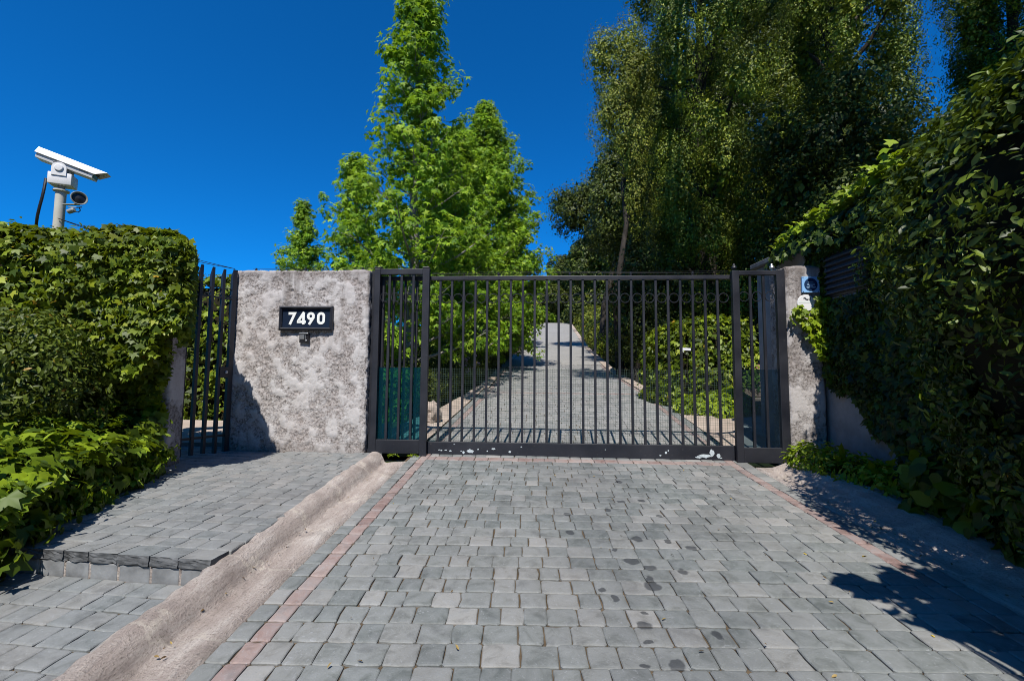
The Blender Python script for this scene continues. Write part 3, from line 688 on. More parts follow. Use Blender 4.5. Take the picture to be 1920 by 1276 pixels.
# ------------------------------------------------------------------ stucco walls and pillars
def stucco_block(x0, x1, y0, y1, z0, z1, res, amp, seed, name, mat, parent, skip=(), pitness=0.0, lowf=6.5):
    V = []; F = []; A = []; off = Vector((seed*7.3, seed*3.1, seed*1.7))
    lo = np.array([x0, y0, z0]); hi = np.array([x1, y1, z1]); key = {}
    def vert(p):
        kk = tuple(np.round(p, 5))
        if kk in key: return key[kk]
        nn = np.array([(-1 if abs(p[i]-lo[i]) < 1e-6 else 1 if abs(p[i]-hi[i]) < 1e-6 else 0) for i in range(3)], float); nn /= np.linalg.norm(nn)
        q = Vector(p)+off
        a = mnoise.fractal(Vector((q.x, q.y, q.z*0.8))*lowf, 0.75, 2.1, 6); pit = min(1, max(0, 0.5+a*0.95+pitness))
        ridg = mnoise.noise(q*24)*0.5+mnoise.noise(q*55)*0.5
        h = amp*(0.55*(1-pit)-0.35*pit) + amp*1.0*pit*ridg + amp*0.16*mnoise.noise(q*70)
        e = sum(1 for c in nn if abs(c) > 1e-6)
        if e > 1: h -= 0.010+0.012*abs(mnoise.noise(q*9))
        key[kk] = len(V); V.append(tuple(np.array(p)+nn*h)); A.append(pit); return key[kk]
    for ax in range(3):
        for sd in (0, 1):
            if (ax, sd) in skip: continue
            b, c = [i for i in range(3) if i != ax]
            nb = max(1, int(round((hi[b]-lo[b])/res))); nc = max(1, int(round((hi[c]-lo[c])/res)))
            idx = [[0]*(nc+1) for _ in range(nb+1)]
            for i in range(nb+1):
                for j in range(nc+1):
                    p = np.zeros(3); p[ax] = hi[ax] if sd else lo[ax]; p[b] = lo[b]+(hi[b]-lo[b])*i/nb; p[c] = lo[c]+(hi[c]-lo[c])*j/nc
                    idx[i][j] = vert(p)
            for i in range(nb):
                for j in range(nc):
                    q = (idx[i][j], idx[i+1][j], idx[i+1][j+1], idx[i][j+1]); F.append(q if ((ax == 1) != (sd == 1)) else q[::-1])
    o = tri_obj(name, np.array(V), np.array(F), mat, parent, True)
    at_ = o.data.attributes.new('pit', 'FLOAT', 'POINT'); at_.data.foreach_set('value', np.array(A, np.float32))
    return o
def gframe(name, label, cat, group=None, s=0.0, d=0.0, z=0.0): return empty(name, tuple(G(s, d, z)), GA, label, cat, group)
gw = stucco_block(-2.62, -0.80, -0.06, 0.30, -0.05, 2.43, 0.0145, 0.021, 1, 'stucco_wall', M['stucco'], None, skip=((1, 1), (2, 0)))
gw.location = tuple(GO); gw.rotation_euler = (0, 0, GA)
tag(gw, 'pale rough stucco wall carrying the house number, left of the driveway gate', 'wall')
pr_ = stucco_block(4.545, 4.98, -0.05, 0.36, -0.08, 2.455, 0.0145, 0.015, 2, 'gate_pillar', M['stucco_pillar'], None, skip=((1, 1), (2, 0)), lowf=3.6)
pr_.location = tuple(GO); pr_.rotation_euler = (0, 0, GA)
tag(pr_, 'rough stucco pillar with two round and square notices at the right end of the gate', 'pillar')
pl_ = stucco_block(-4.15, -3.825, 5.2, 5.46, -0.1, 2.2, 0.02, 0.010, 3, 'gate_pillar', M['stucco_pillar'], None, skip=((2, 0),), lowf=3.0)
tag(pl_, 'grey stucco pillar half hidden in ivy beside the narrow walkers gate', 'pillar')

# house number plate
sg = gframe('house_number_sign', 'dark framed house number plate reading 7490 in white on the stucco wall', 'sign', None, -1.62, -0.075, 1.785)
mb = MB()
W2, H2, fw = 0.360, 0.160, 0.038
def frame_bar(mb, a, b, c, d):            # mitred moulding between outer a,b and inner d,c
    mb.add([(a[0], 0, a[1]), (b[0], 0, b[1]), (c[0], 0, c[1]), (d[0], 0, d[1]), (a[0], -0.035, a[1]), (b[0], -0.035, b[1]),
            (c[0]*.5+b[0]*.5, -0.05, c[1]*.5+b[1]*.5), (d[0]*.5+a[0]*.5, -0.05, d[1]*.5+a[1]*.5), (c[0], -0.03, c[1]), (d[0], -0.03, d[1])],
           [(0, 1, 5, 4), (4, 5, 6, 7), (7, 6, 8, 9), (9, 8, 2, 3), (3, 2, 1, 0)])
o4 = [(-W2, -H2), (W2, -H2), (W2, H2), (-W2, H2)]; i4 = [(-W2+fw, -H2+fw), (W2-fw, -H2+fw), (W2-fw, H2-fw), (-W2+fw, H2-fw)]
for k in range(4): frame_bar(mb, o4[k], o4[(k+1) % 4], i4[(k+1) % 4], i4[k])
mb.build('frame', M['paint'], sg)
def panel_mat():
    t = NT('blue_black_panel'); return t.done(t.bsdf((0.012, 0.020, 0.040), 0.16, 0.6))
M['panel'] = panel_mat()
MB().box(-W2+fw-0.004, W2-fw+0.004, -0.012, 0.0, -H2+fw-0.004, H2-fw+0.004).build('panel', M['panel'], sg)
def white_num():
    t = NT('white_numeral'); return t.done(t.bsdf((0.72, 0.73, 0.71), 0.5, 0.3))
M['numeral'] = white_num()
def stroke(path, w):                      # a constant width line as a flat outline of quads
    P = [np.array(p, float) for p in path]; m = len(P); L = []; Rr = []
    for i in range(m):
        d0 = P[i]-P[i-1] if i else P[1]-P[0]; d1 = P[i+1]-P[i] if i < m-1 else d0
        d0 = d0/np.linalg.norm(d0); d1 = d1/np.linalg.norm(d1); n0 = np.array([-d0[1], d0[0]]); n1 = np.array([-d1[1], d1[0]])
        nn = n0+n1; nn = nn/np.dot(nn, nn)*2 if np.dot(nn, nn) > 1e-6 else n0
        L.append(P[i]+nn*w/2); Rr.append(P[i]-nn*w/2)
    return L, Rr
def numeral(paths, x, h, w, name='numeral'):
    mb = MB(); dep = 0
    for path in paths:
        L, Rr = stroke([(a*h, b*h) for a, b in path], w); m = len(L); y0, y1 = -0.0125, -0.018-dep; dep += 0.0004
        V = [(x+p[0], y1, p[1]) for p in L]+[(x+p[0], y1, p[1]) for p in Rr]+[(x+p[0], y0, p[1]) for p in L]+[(x+p[0], y0, p[1]) for p in Rr]
        F = []
        for i in range(m-1): F += [(i, i+1, m+i+1, m+i), (i, 2*m+i, 2*m+i+1, i+1), (m+i, m+i+1, 3*m+i+1, 3*m+i)]
        F += [(0, m, 3*m, 2*m), (m-1, 3*m-1, 4*m-1, 2*m-1)]; mb.add(V, F)
    return mb.build(name, M['numeral'], sg)
arc = lambda cx, cy, rx, ry, a0, a1, n=22: [(cx+rx*math.cos(R(a0+(a1-a0)*i/n)), cy+ry*math.sin(R(a0+(a1-a0)*i/n))) for i in range(n+1)]
hh, ww = 0.163, 0.034; e = ww/2/hh; zb = -0.5
numeral([[(-0.29, 0.5-e), (0.225, 0.5-e), (-0.16, -0.5)]], -0.193, hh, ww)
numeral([[(0.19, 0.5), (-0.27, -0.22), (-0.27, -0.30+0.02), (0.36, -0.28)], [(0.16, 0.36), (0.16, -0.5)]], -0.062, hh, ww)
numeral([arc(0.0, 0.5-0.325, 0.325-e, 0.325-e, 90, 450, 32), [(0.245, 0.10), (-0.13, -0.50)]], 0.062, hh, ww)
numeral([arc(0, 0.5-0.33, 0.33-e, 0.33-e, 0, 180)+arc(0, -0.5+0.33, 0.33-e, 0.33-e, 180, 360)+[(0.33-e, 0.18)]], 0.200, hh, ww)
# door bell
db = gframe('doorbell', 'small black and chrome doorbell box under the number plate', 'doorbell', None, -1.635, -0.075, 1.525)
MB().box(-0.062, 0.062, -0.03, 0.012, -0.062, 0.062, 0.006).build('housing', M['black_plastic'], db)
MB().box(-0.052, 0.008, -0.036, -0.029, -0.018, 0.042, 0.003).build('speaker_plate', M['steel'], db)
MB().box(-0.058, 0.058, -0.045, -0.02, 0.050, 0.066, 0.004).build('hood', M['steel'], db)
MB().lathe([(0.0125, 0), (0.0125, 0.006), (0.009, 0.009)], 16, Matrix.Translation((0.032, -0.03, -0.035)) @ Matrix.Rotation(R(90), 4, 'X')).build('button', M['steel'], db, True)
MB().box(0.022, 0.028, -0.034, -0.029, -0.02, 0.045, 0.001).build('trim', M['steel'], db)

# ------------------------------------------------------------------ driveway gate
def bars_panel(o, x0, x1, d, zb, zt, barsx, stile_l, stile_r, kick, rail, ringz, ring_r, ring_x, bw=0.03, foot=0.0):
    MB().box(x0, x0+stile_l, d-0.03, d+0.03, zb-foot*0, zt, 0.004).build('stile', M['paint'], o)
    MB().box(x1-stile_r, x1, d-0.03, d+0.03, zb-foot, zt+0.004, 0.004).build('stile', M['paint'], o)
    MB().box(x0+stile_l, x1-stile_r, d-0.026, d+0.026, zt-rail, zt-0.003, 0.004).build('top_rail', M['paint'], o)
    MB().box(x0+stile_l, x1-stile_r, d-0.028, d+0.028, zb, zb+kick, 0.004).build('kick_plate', M['paint'], o)
    for x in barsx: MB().box(x-bw/2, x+bw/2, d-0.016, d+0.016, zb+kick, zt-rail, 0.003).build('bar', M['paint'], o)
    for x in ring_x: MB().ring((x, d, ringz), ring_r, 0.0055).build('ring', M['paint'], o, True)
# the sliding leaf runs behind the fixed panels
sgate = gframe('sliding_gate', 'wide black steel sliding gate with a scuffed kick plate closing the driveway', 'gate')
D = 0.075
bx = [0.125+0.1575*i for i in range(-5, 24)]
bx = [x for x in bx if -0.62 < x < 3.82]
bars_panel(sgate, -0.68, 3.98, D, -0.01, 2.372, bx, 0.05, 0.05, 0.20, 0.055, 2.075, 0.060, [(a+b)/2 for a, b in zip(bx[:-1], bx[1:])]+[bx[-1]+0.079, bx[0]-0.079])
rg = np.random.default_rng(5)
def chips(o, spots, d):
    for (x, z, w, h) in spots:
        k = 14; V = [(x+w*math.cos(6.283*i/k)*(0.7+0.45*rg.uniform()), d, z+h*math.sin(6.283*i/k)*(0.65+0.5*rg.uniform())) for i in range(k)]
        V2 = [(a, d+0.0012, c) for a, b, c in V]; MB().add(V+V2, [tuple(range(k))]+[(i, (i+1) % k, k+(i+1) % k, k+i) for i in range(k)]).build('bare_patch', M['chip'], o)
chips(sgate, [(0.56, 0.075, 0.045, 0.028), (0.47, 0.06, 0.016, 0.018), (0.44, 0.075, 0.010, 0.006), (0.30, 0.075, 0.018, 0.010), (0.24, 0.085, 0.02, 0.006), (0.18, 0.08, 0.014, 0.008), (0.15, 0.085, 0.01, 0.008),
              (0.86, 0.11, 0.024, 0.013), (0.78, 0.08, 0.01, 0.01), (1.07, 0.075, 0.018, 0.014), (0.66, 0.10, 0.008, 0.012), (1.22, 0.14, 0.012, 0.008), (2.29, 0.12, 0.005, 0.008), (0.35, 0.16, 0.012, 0.004),
              (3.53, 0.062, 0.085, 0.026), (3.62, 0.10, 0.028, 0.050), (3.46, 0.045, 0.045, 0.015), (3.70, 0.065, 0.022, 0.032), (3.05, 0.095, 0.014, 0.018), (2.98, 0.06, 0.014, 0.009), (3.08, 0.12, 0.008, 0.012), (3.73, 0.04, 0.02, 0.008)], D-0.0295)
mb = MB(); zt = 1.15; x = -0.60
while x < 3.9: mb.box(x-0.0011, x+0.0011, D+0.018, D+0.0202, 0.19, zt); x += 0.030
z = 0.20
while z < zt+.01: mb.box(-0.62, 3.92, D+0.0204, D+0.0226, z-0.0011, z+0.0011); z += 0.030
mb.build('wire_mesh', M['wire'], sgate)
for x in (0.25, 1.9, 3.05):
    MB().lathe([(0.055, -0.018), (0.06, -0.008), (0.045, 0.0), (0.06, 0.008), (0.055, 0.018)], 20, Matrix.Translation((x, D, -0.02)) @ Matrix.Rotation(R(90), 4, 'X')).build('wheel', M['steel'], sgate, True)
MB().box(-0.7, 4.4, D-0.025, D+0.025, -0.075, -0.062).build('track', M['steel'], sgate)
pa = gframe('fixed_gate_panel', 'narrow fixed black gate panel with teal sheet beside the stucco wall', 'gate panel', 'fixed panels of the driveway gate')
bars_panel(pa, -0.735, 0.0, -0.02, 0.045, 2.452, [-0.535, -0.375, -0.215], 0.075, 0.092, 0.175, 0.075, 2.075, 0.058, [-0.60, -0.455, -0.295, -0.15], 0.032, 0.05)
for x in (-0.69, -0.05): MB().box(x-0.045, x+0.045, -0.055, 0.015, 2.457, 2.476, 0.006).build('cap', M['paint'], pa)
MB().box(-0.66, -0.092, 0.012, 0.016, 0.22, 1.15).build('tinted_sheet', M['teal'], pa)
pb = gframe('fixed_gate_panel', 'narrow fixed black gate panel with knobs on top beside the right stucco pillar', 'gate panel', 'fixed panels of the driveway gate')
bars_panel(pb, 3.895, 4.50, -0.02, 0.0, 2.408, [4.12, 4.285], 0.085, 0.06, 0.185, 0.06, 2.075, 0.060, [4.045, 4.205, 4.365], 0.03, 0.02)
for x in (3.93, 4.40):
    MB().lathe([(0.014, 0), (0.014, 0.02), (0.03, 0.03), (0.033, 0.045), (0.026, 0.06), (0.01, 0.068), (0.018, 0.075), (0.012, 0.09), (0.002, 0.095)], 16, Matrix.Translation((x, -0.02, 2.405))).build('finial', M['paint' if x < 4 else 'steel'], pb, True)
MB().box(3.985, 4.44, 0.012, 0.016, 0.19, 1.15).build('tinted_sheet', M['smoke'], pb)
MB().box(4.50, 4.545, -0.045, 0.005, 0.0, 2.408, 0.003).build('jamb', M['paint'], pb)
gp = gframe('gate_post', 'dark steel post in the corner between stucco wall and gate', 'post')
MB().box(-0.80, -0.737, 0.03, 0.09, -0.03, 2.44, 0.004).build('post', M['paint'], gp)
# electric wire along the tops, on little insulators
ew = gframe('fence_wire', 'thin electric fence wire on small insulators along the wall and gate tops', 'fence wire')
mb = MB()
for zz in (0.012, 0.03):
    mb.tube([G(-2.5, 0.1, 2.46+zz)-GO*[1, 1, 0] if False else (-2.5, 0.10, 2.46+zz), (-0.8, 0.10, 2.47+zz)], 0.0022, 5)
    mb.tube([(0.0, 0.10, 2.40+zz), (3.9, 0.10, 2.40+zz)], 0.0022, 5)
mb.build('wire', M['black_plastic'], ew)
for x, zz in ((-2.45, 2.44), (-1.75, 2.44), (-0.95, 2.44), (0.9, 2.37), (1.85, 2.37), (2.65, 2.37), (3.45, 2.37)):
    MB().lathe([(0.012, 0), (0.012, 0.02), (0.018, 0.025), (0.018, 0.04), (0.012, 0.045), (0.012, 0.062)], 10, Matrix.Translation((x, 0.10, zz))).build('insulator', M['black_plastic'], ew, True)

# notices on the right pillar
nb = gframe('security_notice', 'square pale blue notice with a dark round badge on the right pillar', 'notice', None, 4.84, -0.072, 2.215)
def flat(name, col, rough=0.35): return plain(name, col, rough, 0.4, var=0.03)
M['sky_blue'] = flat('pale_blue_plate', (0.22, 0.42, 0.70)); M['navy'] = flat('navy_badge', (0.010, 0.030, 0.085)); M['pale_print'] = flat('pale_print', (0.35, 0.52, 0.72))
MB().box(-0.105, 0.105, -0.006, 0.02, -0.1, 0.1, 0.002).build('plate', M['sky_blue'], nb)
MB().lathe([(0.08, 0), (0.08, 0.003)], 40, Matrix.Translation((0, -0.0065, 0.0)) @ Matrix.Rotation(R(90), 4, 'X')).build('badge', M['navy'], nb)
mb = MB()
for (z, w) in ((0.028, 0.03), (0.012, 0.045), (-0.003, 0.045), (-0.018, 0.02), (-0.033, 0.055), (-0.038, 0.05)): mb.box(-w, w, -0.0115, -0.0097, z-0.0028, z+0.0028)
mb.build('print', M['pale_print'], nb)
for sx_ in (-0.092, 0.092):
    for sz_ in (-0.088, 0.088): MB().lathe([(0.006, 0), (0.005, 0.003)], 10, Matrix.Translation((sx_, -0.0062, sz_)) @ Matrix.Rotation(R(90), 4, 'X')).build('screw', M['navy'], nb)
nr = gframe('round_notice', 'white round notice half covered by ivy on the right pillar', 'notice', None, 4.775, -0.072, 1.985)
MB().lathe([(0.105, 0), (0.105, 0.006), (0.102, 0.008)], 44, Matrix.Translation((0, 0.004, 0)) @ Matrix.Rotation(R(90), 4, 'X')).build('plate', M['white_metal'], nr)
mb = MB()
mb.box(-0.09, 0.09, -0.0062, -0.0045, 0.004, 0.0075)
mb.build('line', plain('pale_green_print', (0.35, 0.62, 0.5), 0.5), nr)
mb = MB(); L, Rr = stroke([(-0.03, 0.055), (-0.012, 0.062), (0.0, 0.045), (0.018, 0.04), (0.03, 0.048)], 0.014)
mb.add([(a[0], -0.0062, a[1]) for a in L]+[(a[0], -0.0062, a[1]) for a in Rr], [(i, i+1, 6+i, 5+i) for i in range(4)])
L, Rr = stroke([(0.045, 0.03), (0.05, 0.07)], 0.012); mb.add([(a[0], -0.0062, a[1]) for a in L]+[(a[0], -0.0062, a[1]) for a in Rr], [(0, 1, 3, 2)])
mb.build('emblem', M['black_plastic'], nr)

# ------------------------------------------------------------------ walkers' gate on the left, standing ajar
H0 = np.array([-3.70, 6.14]); H1 = np.array([-3.955, 5.60]); wv = H1-H0; wl = float(np.hypot(*wv)); wa = math.atan2(wv[1], wv[0])
wg = empty('walkers_gate', (H0[0], H0[1], 0.0), wa, 'narrow black barred gate between the ivy pillar and the stucco wall', 'gate')
def cutbar(name, x, w, z0, z1, dep=0.045):
    mb = MB(); a, b = x-w/2, x+w/2; y0, y1 = -dep/2, dep/2
    mb.add([(a, y0, z0), (b, y0, z0), (b, y1, z0), (a, y1, z0), (a, y0, z1-0.10), (b, y0, z1-0.10), (b, y1, z1), (a, y1, z1)], [(0, 1, 2, 3), (4, 5, 6, 7), (0, 1, 5, 4), (1, 2, 6, 5), (2, 3, 7, 6), (3, 0, 4, 7)])
    return mb.build(name, M['paint'], wg)
cutbar('stile', 0.03, 0.06, 0.02, 2.43, 0.05)
for k in range(1, 5): cutbar('bar', 0.03+0.142*k, 0.035, 0.06 if k > 1 else 0.0, 2.41)
MB().box(0.06, 0.62, -0.012, 0.012, 0.245, 0.275, 0.002).build('rail', M['paint'], wg)
MB().box(0.06, 0.62, -0.012, 0.012, 2.02, 2.045, 0.002).build('rail', M['paint'], wg)
for k in range(4): MB().ring((0.03+0.142*(k+.5), 0, 2.115), 0.055, 0.006).build('ring', M['paint'], wg, True)
lk = MB().box(0.055, 0.175, -0.03, 0.03, 1.00, 1.14, 0.005).build('lock_box', M['paint'], wg)
MB().lathe([(0.018, 0), (0.018, 0.012), (0.012, 0.016)], 14, Matrix.Translation((0.09, 0.03, 1.07)) @ Matrix.Rotation(R(-90), 4, 'X')).build('lock_cylinder', M['steel'], lk, True)

# ------------------------------------------------------------------ gatehouse on the right (concrete, mostly under ivy)
gh = empty('gatehouse', (3.92, 5.6, 0), 0, 'low grey concrete gatehouse under ivy with a slatted vent, right of the gate', 'building')
MB().box(0.0, 3.0, -1.75, 1.75, -0.2, 2.78, 0.01).build('wall', M['wall_conc'], gh)
MB().box(-0.07, 3.1, -1.9, 1.82, 2.785, 2.86, 0.012).build('roof', M['roof_conc'], gh)
vt = MB().box(-0.012, 0.02, -0.62, 0.10, 2.03, 2.56, 0.004).build('vent', M['black_plastic'], gh)
mb = MB()
for k in range(7):
    z = 2.07+k*0.07; mb.box(-0.055, -0.012, -0.60, 0.08, z, z+0.012, 0, None)
    mb.add([(-0.055, -0.60, z), (-0.055, 0.08, z), (-0.016, 0.08, z+0.05), (-0.016, -0.60, z+0.05)], [(0, 1, 2, 3)])
mb.build('slat', M['dark_slat'], vt)
cb = MB().box(3.80, 3.86, 6.55, 7.4, 0.0, 2.72, 0.01)
bw_ = MB().box(3.92, 7.0, 1.2, 3.80, -0.6, 2.2, 0.02).build('retaining_wall', M['wall_conc'])
tag(bw_, 'concrete garden wall buried in laurel at the right edge', 'wall')
# garden steps of brick beyond the gatehouse
st = empty('garden_steps', (4.55, 8.7, float(roadz(8.7))), 0, 'brick garden steps rising behind the right gate panel', 'steps')
for k in range(6):
    MB().box(-0.25, 0.9, 0.22*k, 0.22*k+0.5, 0.165*k, 0.165*k+0.155, 0.008).build('step', M['brick_step'], st)

# ------------------------------------------------------------------ surveillance camera on its pole
cp = at(108, 440, 5.1)
pole = empty('camera_pole', (cp[0], cp[1], -0.05), 0, 'tall cream steel pole rising out of the left hedge under the camera', 'pole')
ztop = float(at(112, 357, 5.1)[2])
MB().tube([(0, 0, 0), (0, 0, ztop+0.05)], 0.048, 28).build('post', M['cream_pole'], pole, True)
MB().lathe([(0.047, ztop+0.03), (0.072, ztop+0.035), (0.072, ztop+0.05), (0.047, ztop+0.056)], 28).build('flange', M['cream_pole'], pole, True)
sc_ = empty('security_camera', (cp[0], cp[1], ztop+0.012), R(24), 'white security camera in a long hooded housing on the left pole', 'camera'); sc_.scale = (0.65, 0.65, 0.65)
# pan and tilt unit, aim of the housing is local +x
MB().lathe([(0.05, 0.0), (0.05, 0.06)], 24).build('turntable', M['grey_metal'], sc_, True)
MB().box(-0.15, 0.17, -0.13, 0.13, 0.055, 0.255, 0.012).build('motor_box', M['white_metal'], sc_, True)
for sy in (-1, 1):
    mb = MB(); prof = [(-0.10, 0.20), (0.10, 0.20)]+[(0.10*math.cos(R(a)), 0.33+0.10*math.sin(R(a))) for a in range(0, 181, 15)]
    k = len(prof); y0 = sy*0.131; y1 = sy*0.145
    mb.add([(x, y0, z) for x, z in prof]+[(x, y1, z) for x, z in prof], [tuple(range(k)), tuple(range(2*k-1, k-1, -1))]+[(i, (i+1) % k, k+(i+1) % k, k+i) for i in range(k)])
    yk = mb.build('yoke', M['white_metal'], sc_)
    MB().lathe([(0.062, 0), (0.062, 0.012), (0.05, 0.022), (0.0, 0.024)], 24, Matrix.Translation((0, sy*0.145, 0.33)) @ Matrix.Rotation(R(90*sy)*-1 if sy > 0 else R(90), 4, 'X')).build('tilt_knob', M['white_metal'], yk, True)
TM = Matrix.Translation((0.0, 0, 0.345)) @ Matrix.Rotation(R(17), 4, 'Y')
def hexa(x0, x1, prof, name, mat, par, closed=True):
    mb = MB(); k = len(prof)
    V = [TM @ Vector((x0, y, z)) for y, z in prof]+[TM @ Vector((x1, y, z)) for y, z in prof]
    mb.add(V, ([tuple(range(k)), tuple(range(2*k-1, k-1, -1))] if closed else [])+[(i, (i+1) % k, k+(i+1) % k, k+i) for i in range(k if closed else k-1)])
    return mb.build(name, mat, par)
hs = hexa(-0.36, 0.44, [(-0.105, 0.03), (0.105, 0.03), (0.112, 0.06), (0.112, 0.135), (0.085, 0.185), (-0.085, 0.185), (-0.112, 0.135), (-0.112, 0.06)], 'housing', M['white_metal'], sc_)
hexa(0.4405, 0.446, [(-0.085, 0.05), (0.085, 0.05), (0.085, 0.165), (-0.085, 0.165)], 'window', M['lens'], hs)
def hood():
    mb = MB(); p = [(-0.14, 0.105), (-0.132, 0.118), (-0.095, 0.215), (0.095, 0.215), (0.132, 0.118), (0.14, 0.105)]
    p2 = [(y*0.975, z-0.007) for y, z in p]; k = len(p); V = []
    for x, q in ((-0.38, p), (0.60, p), (-0.38, p2), (0.60, p2)):
        for (y, z) in q:
            xx = x if x < 0 else (0.60-0.14*max(0, (0.215-z)/0.11)); V.append(TM @ Vector((xx, y, z)))
    F = []
    for i in range(k-1): F += [(i, i+1, k+i+1, k+i), (2*k+i, 3*k+i, 3*k+i+1, 2*k+i+1), (i, 2*k+i, 2*k+i+1, i+1), (k+i, k+i+1, 3*k+i+1, 3*k+i)]
    F += [(0, k, 3*k, 2*k), (k-1, 3*k-1, 4*k-1, 2*k-1)]; mb.add(V, F); return mb.build('sunshade', M['white_metal'], sc_)
hood()
mb = MB(); mb.box(-0.06, 0.12, -0.06, 0.06, -0.01, 0.03, 0.004, TM); mb.build('mount', M['grey_metal'], sc_)
mb = MB()
for x in (-0.10,): mb.box(x-0.02, x+0.02, -0.122, -0.112, 0.06, 0.13, 0.003, TM)
mb.build('latch', M['grey_metal'], hs)
MB().box(0.24, 0.37, -0.1135, -0.1122, 0.075, 0.095, 0, TM).build('name_plate', M['grey_metal'], hs)
cpx = np.array([cp[0], cp[1], 0])
mb = MB(); p0 = at(86, 335, 5.03); mb.tube([p0, at(83, 352, 4.98), at(79, 370, 4.97), at(74, 388, 4.97), at(70, 405, 4.98), at(68, 420, 5.0), at(69, 435, 5.05), at(72, 455, 5.07)], 0.014, 10)
cbl = mb.build('camera_cable', M['black_plastic'], None, True); tag(cbl, 'thick black cable hanging from the security camera into the hedge', 'cable')
# horn on the pole
hp = at(146, 374, 4.97)
hn = empty('horn_speaker', (hp[0], hp[1], hp[2]), 0, 'grey round horn fixed to the pole below the security camera', 'horn'); hn.scale = (0.82, 0.82, 0.82)
HM = Matrix.Rotation(R(-38), 4, 'Z') @ Matrix.Rotation(R(90), 4, 'Y') @ Matrix.Rotation(R(0), 4, 'X')
MB().lathe([(0.030, -0.10), (0.034, -0.03), (0.045, 0.0), (0.075, 0.05), (0.086, 0.075), (0.090, 0.085), (0.086, 0.09), (0.078, 0.088), (0.070, 0.06)], 28, HM).build('bell', M['grey_metal'], hn, True)
MB().lathe([(0.068, 0.058), (0.066, 0.064), (0.03, 0.075), (0.0, 0.078)], 28, HM).build('grille', M['black_plastic'], hn, True)
mb = MB(); mb.box(-0.20, 0.02, -0.02, 0.02, -0.075, -0.062, 0.003); mb.box(-0.03, -0.015, -0.02, 0.02, -0.075, -0.01, 0.003); mb.tube([(-0.12, 0, -0.10), (0, 0, -0.11), (0.06, 0, -0.105)], 0.008, 8)
mb.build('bracket', M['grey_metal'], hn)
MB().lathe([(0.012, -0.05), (0.03, -0.04), (0.033, 0.03), (0.02, 0.045)], 16, Matrix.Translation((-0.075, 0, -0.155)) @ Matrix.Rotation(R(70), 4, 'Y')).build('junction_box', M['grey_metal'], hn, True)
MB().tube([(-0.03, 0, -0.16), (0.02, 0, -0.175), (0.045, 0, -0.15), (0.03, 0, -0.115)], 0.006, 8).build('lead', M['black_plastic'], hn, True)
# stay wires from the pole to the wall
a = at(108, 409, 5.05); b = at(441, 504, 6.25)
wr_ = empty('stay_wire', tuple(a), 0, 'two thin dark wires sagging from the camera pole to the stucco wall', 'wire')
mb = MB()
for k, oz in enumerate((0.0, -0.035)):
    P = []
    for i in range(13):
        t = i/12; p = a+(b-a)*t; P.append(p-a+np.array([0, 0, oz*math.sin(math.pi*t)-0.03*math.sin(math.pi*t)]))
    mb.tube(P, 0.004, 6)
mb.build('wire', M['black_plastic'], wr_)
q0 = a+(b-a)*0.14-a; q1 = a+(b-a)*0.215-a; q0[2] -= .012; q1[2] -= .016
MB().tube([q0, q0*.85+q1*.15, q0*.15+q1*.85, q1], [0.008, 0.022, 0.022, 0.008], 10).build('strain_insulator', M['black_plastic'], wr_, True)

# ------------------------------------------------------------------ hedges
def surf_leaves(rng, fn, n, off, tmpl, size, keep=0.85, gap=3.0, droop=0.6, jit=0.5, up=0.4, bulge=0.08):
    u = rng.uniform(0, 1, n); v = rng.uniform(0, 1, n); P, N = fn(u, v)
    h = rng.uniform(0, 1, n)**1.3*off + bulge*wob(P, gap*0.8)
    P = P+N*h[:, None]; P, N = clumped(rng, P, N, keep, gap)
    return leaves(rng, P, N+np.array([0, 0, up]), size*rng.uniform(.5, 1.25, len(P)), tmpl, droop, jit*1.25)
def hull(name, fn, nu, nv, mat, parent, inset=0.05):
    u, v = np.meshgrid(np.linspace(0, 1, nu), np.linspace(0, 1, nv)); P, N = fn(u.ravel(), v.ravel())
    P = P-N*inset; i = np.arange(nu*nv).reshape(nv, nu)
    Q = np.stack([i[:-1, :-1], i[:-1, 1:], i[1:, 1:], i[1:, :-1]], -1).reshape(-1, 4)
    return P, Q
def profile_surface(path_xy, prof):
    """sweep a profile (outward offset, height fraction) along a ground path; returns P(u,v), N(u,v)"""
    path = np.array(path_xy, float); seg = np.r_[0, np.cumsum(np.hypot(*np.diff(path[:, :2], axis=0).T))]; seg /= seg[-1]
    pf = np.array(prof, float); ps = np.r_[0, np.cumsum(np.hypot(*np.diff(pf, axis=0).T))]; ps /= ps[-1]
    def fn(u, v):
        def pos(u, v):
            X = np.interp(u, seg, path[:, 0]); Y = np.interp(u, seg, path[:, 1]); Hh = np.interp(u, seg, path[:, 2]); Bz = np.interp(u, seg, path[:, 3]) if path.shape[1] > 3 else 0*u
            du = 1e-3; tx = np.interp(np.clip(u+du, 0, 1), seg, path[:, 0])-np.interp(np.clip(u-du, 0, 1), seg, path[:, 0]); ty = np.interp(np.clip(u+du, 0, 1), seg, path[:, 1])-np.interp(np.clip(u-du, 0, 1), seg, path[:, 1])
            L = np.hypot(tx, ty)+1e-9; nx, ny = ty/L, -tx/L
            o = np.interp(v, ps, pf[:, 0]); z = np.interp(v, ps, pf[:, 1])
            return np.stack([X+nx*o, Y+ny*o, Bz+(Hh-Bz)*z], -1)
        e = 2e-3; P = pos(u, v); A = pos(np.clip(u+e, 0, 1), v)-pos(np.clip(u-e, 0, 1), v); B = pos(u, np.clip(v+e, 0, 1))-pos(u, np.clip(v-e, 0, 1))
        return P, nrm(np.cross(A, B))
    return fn
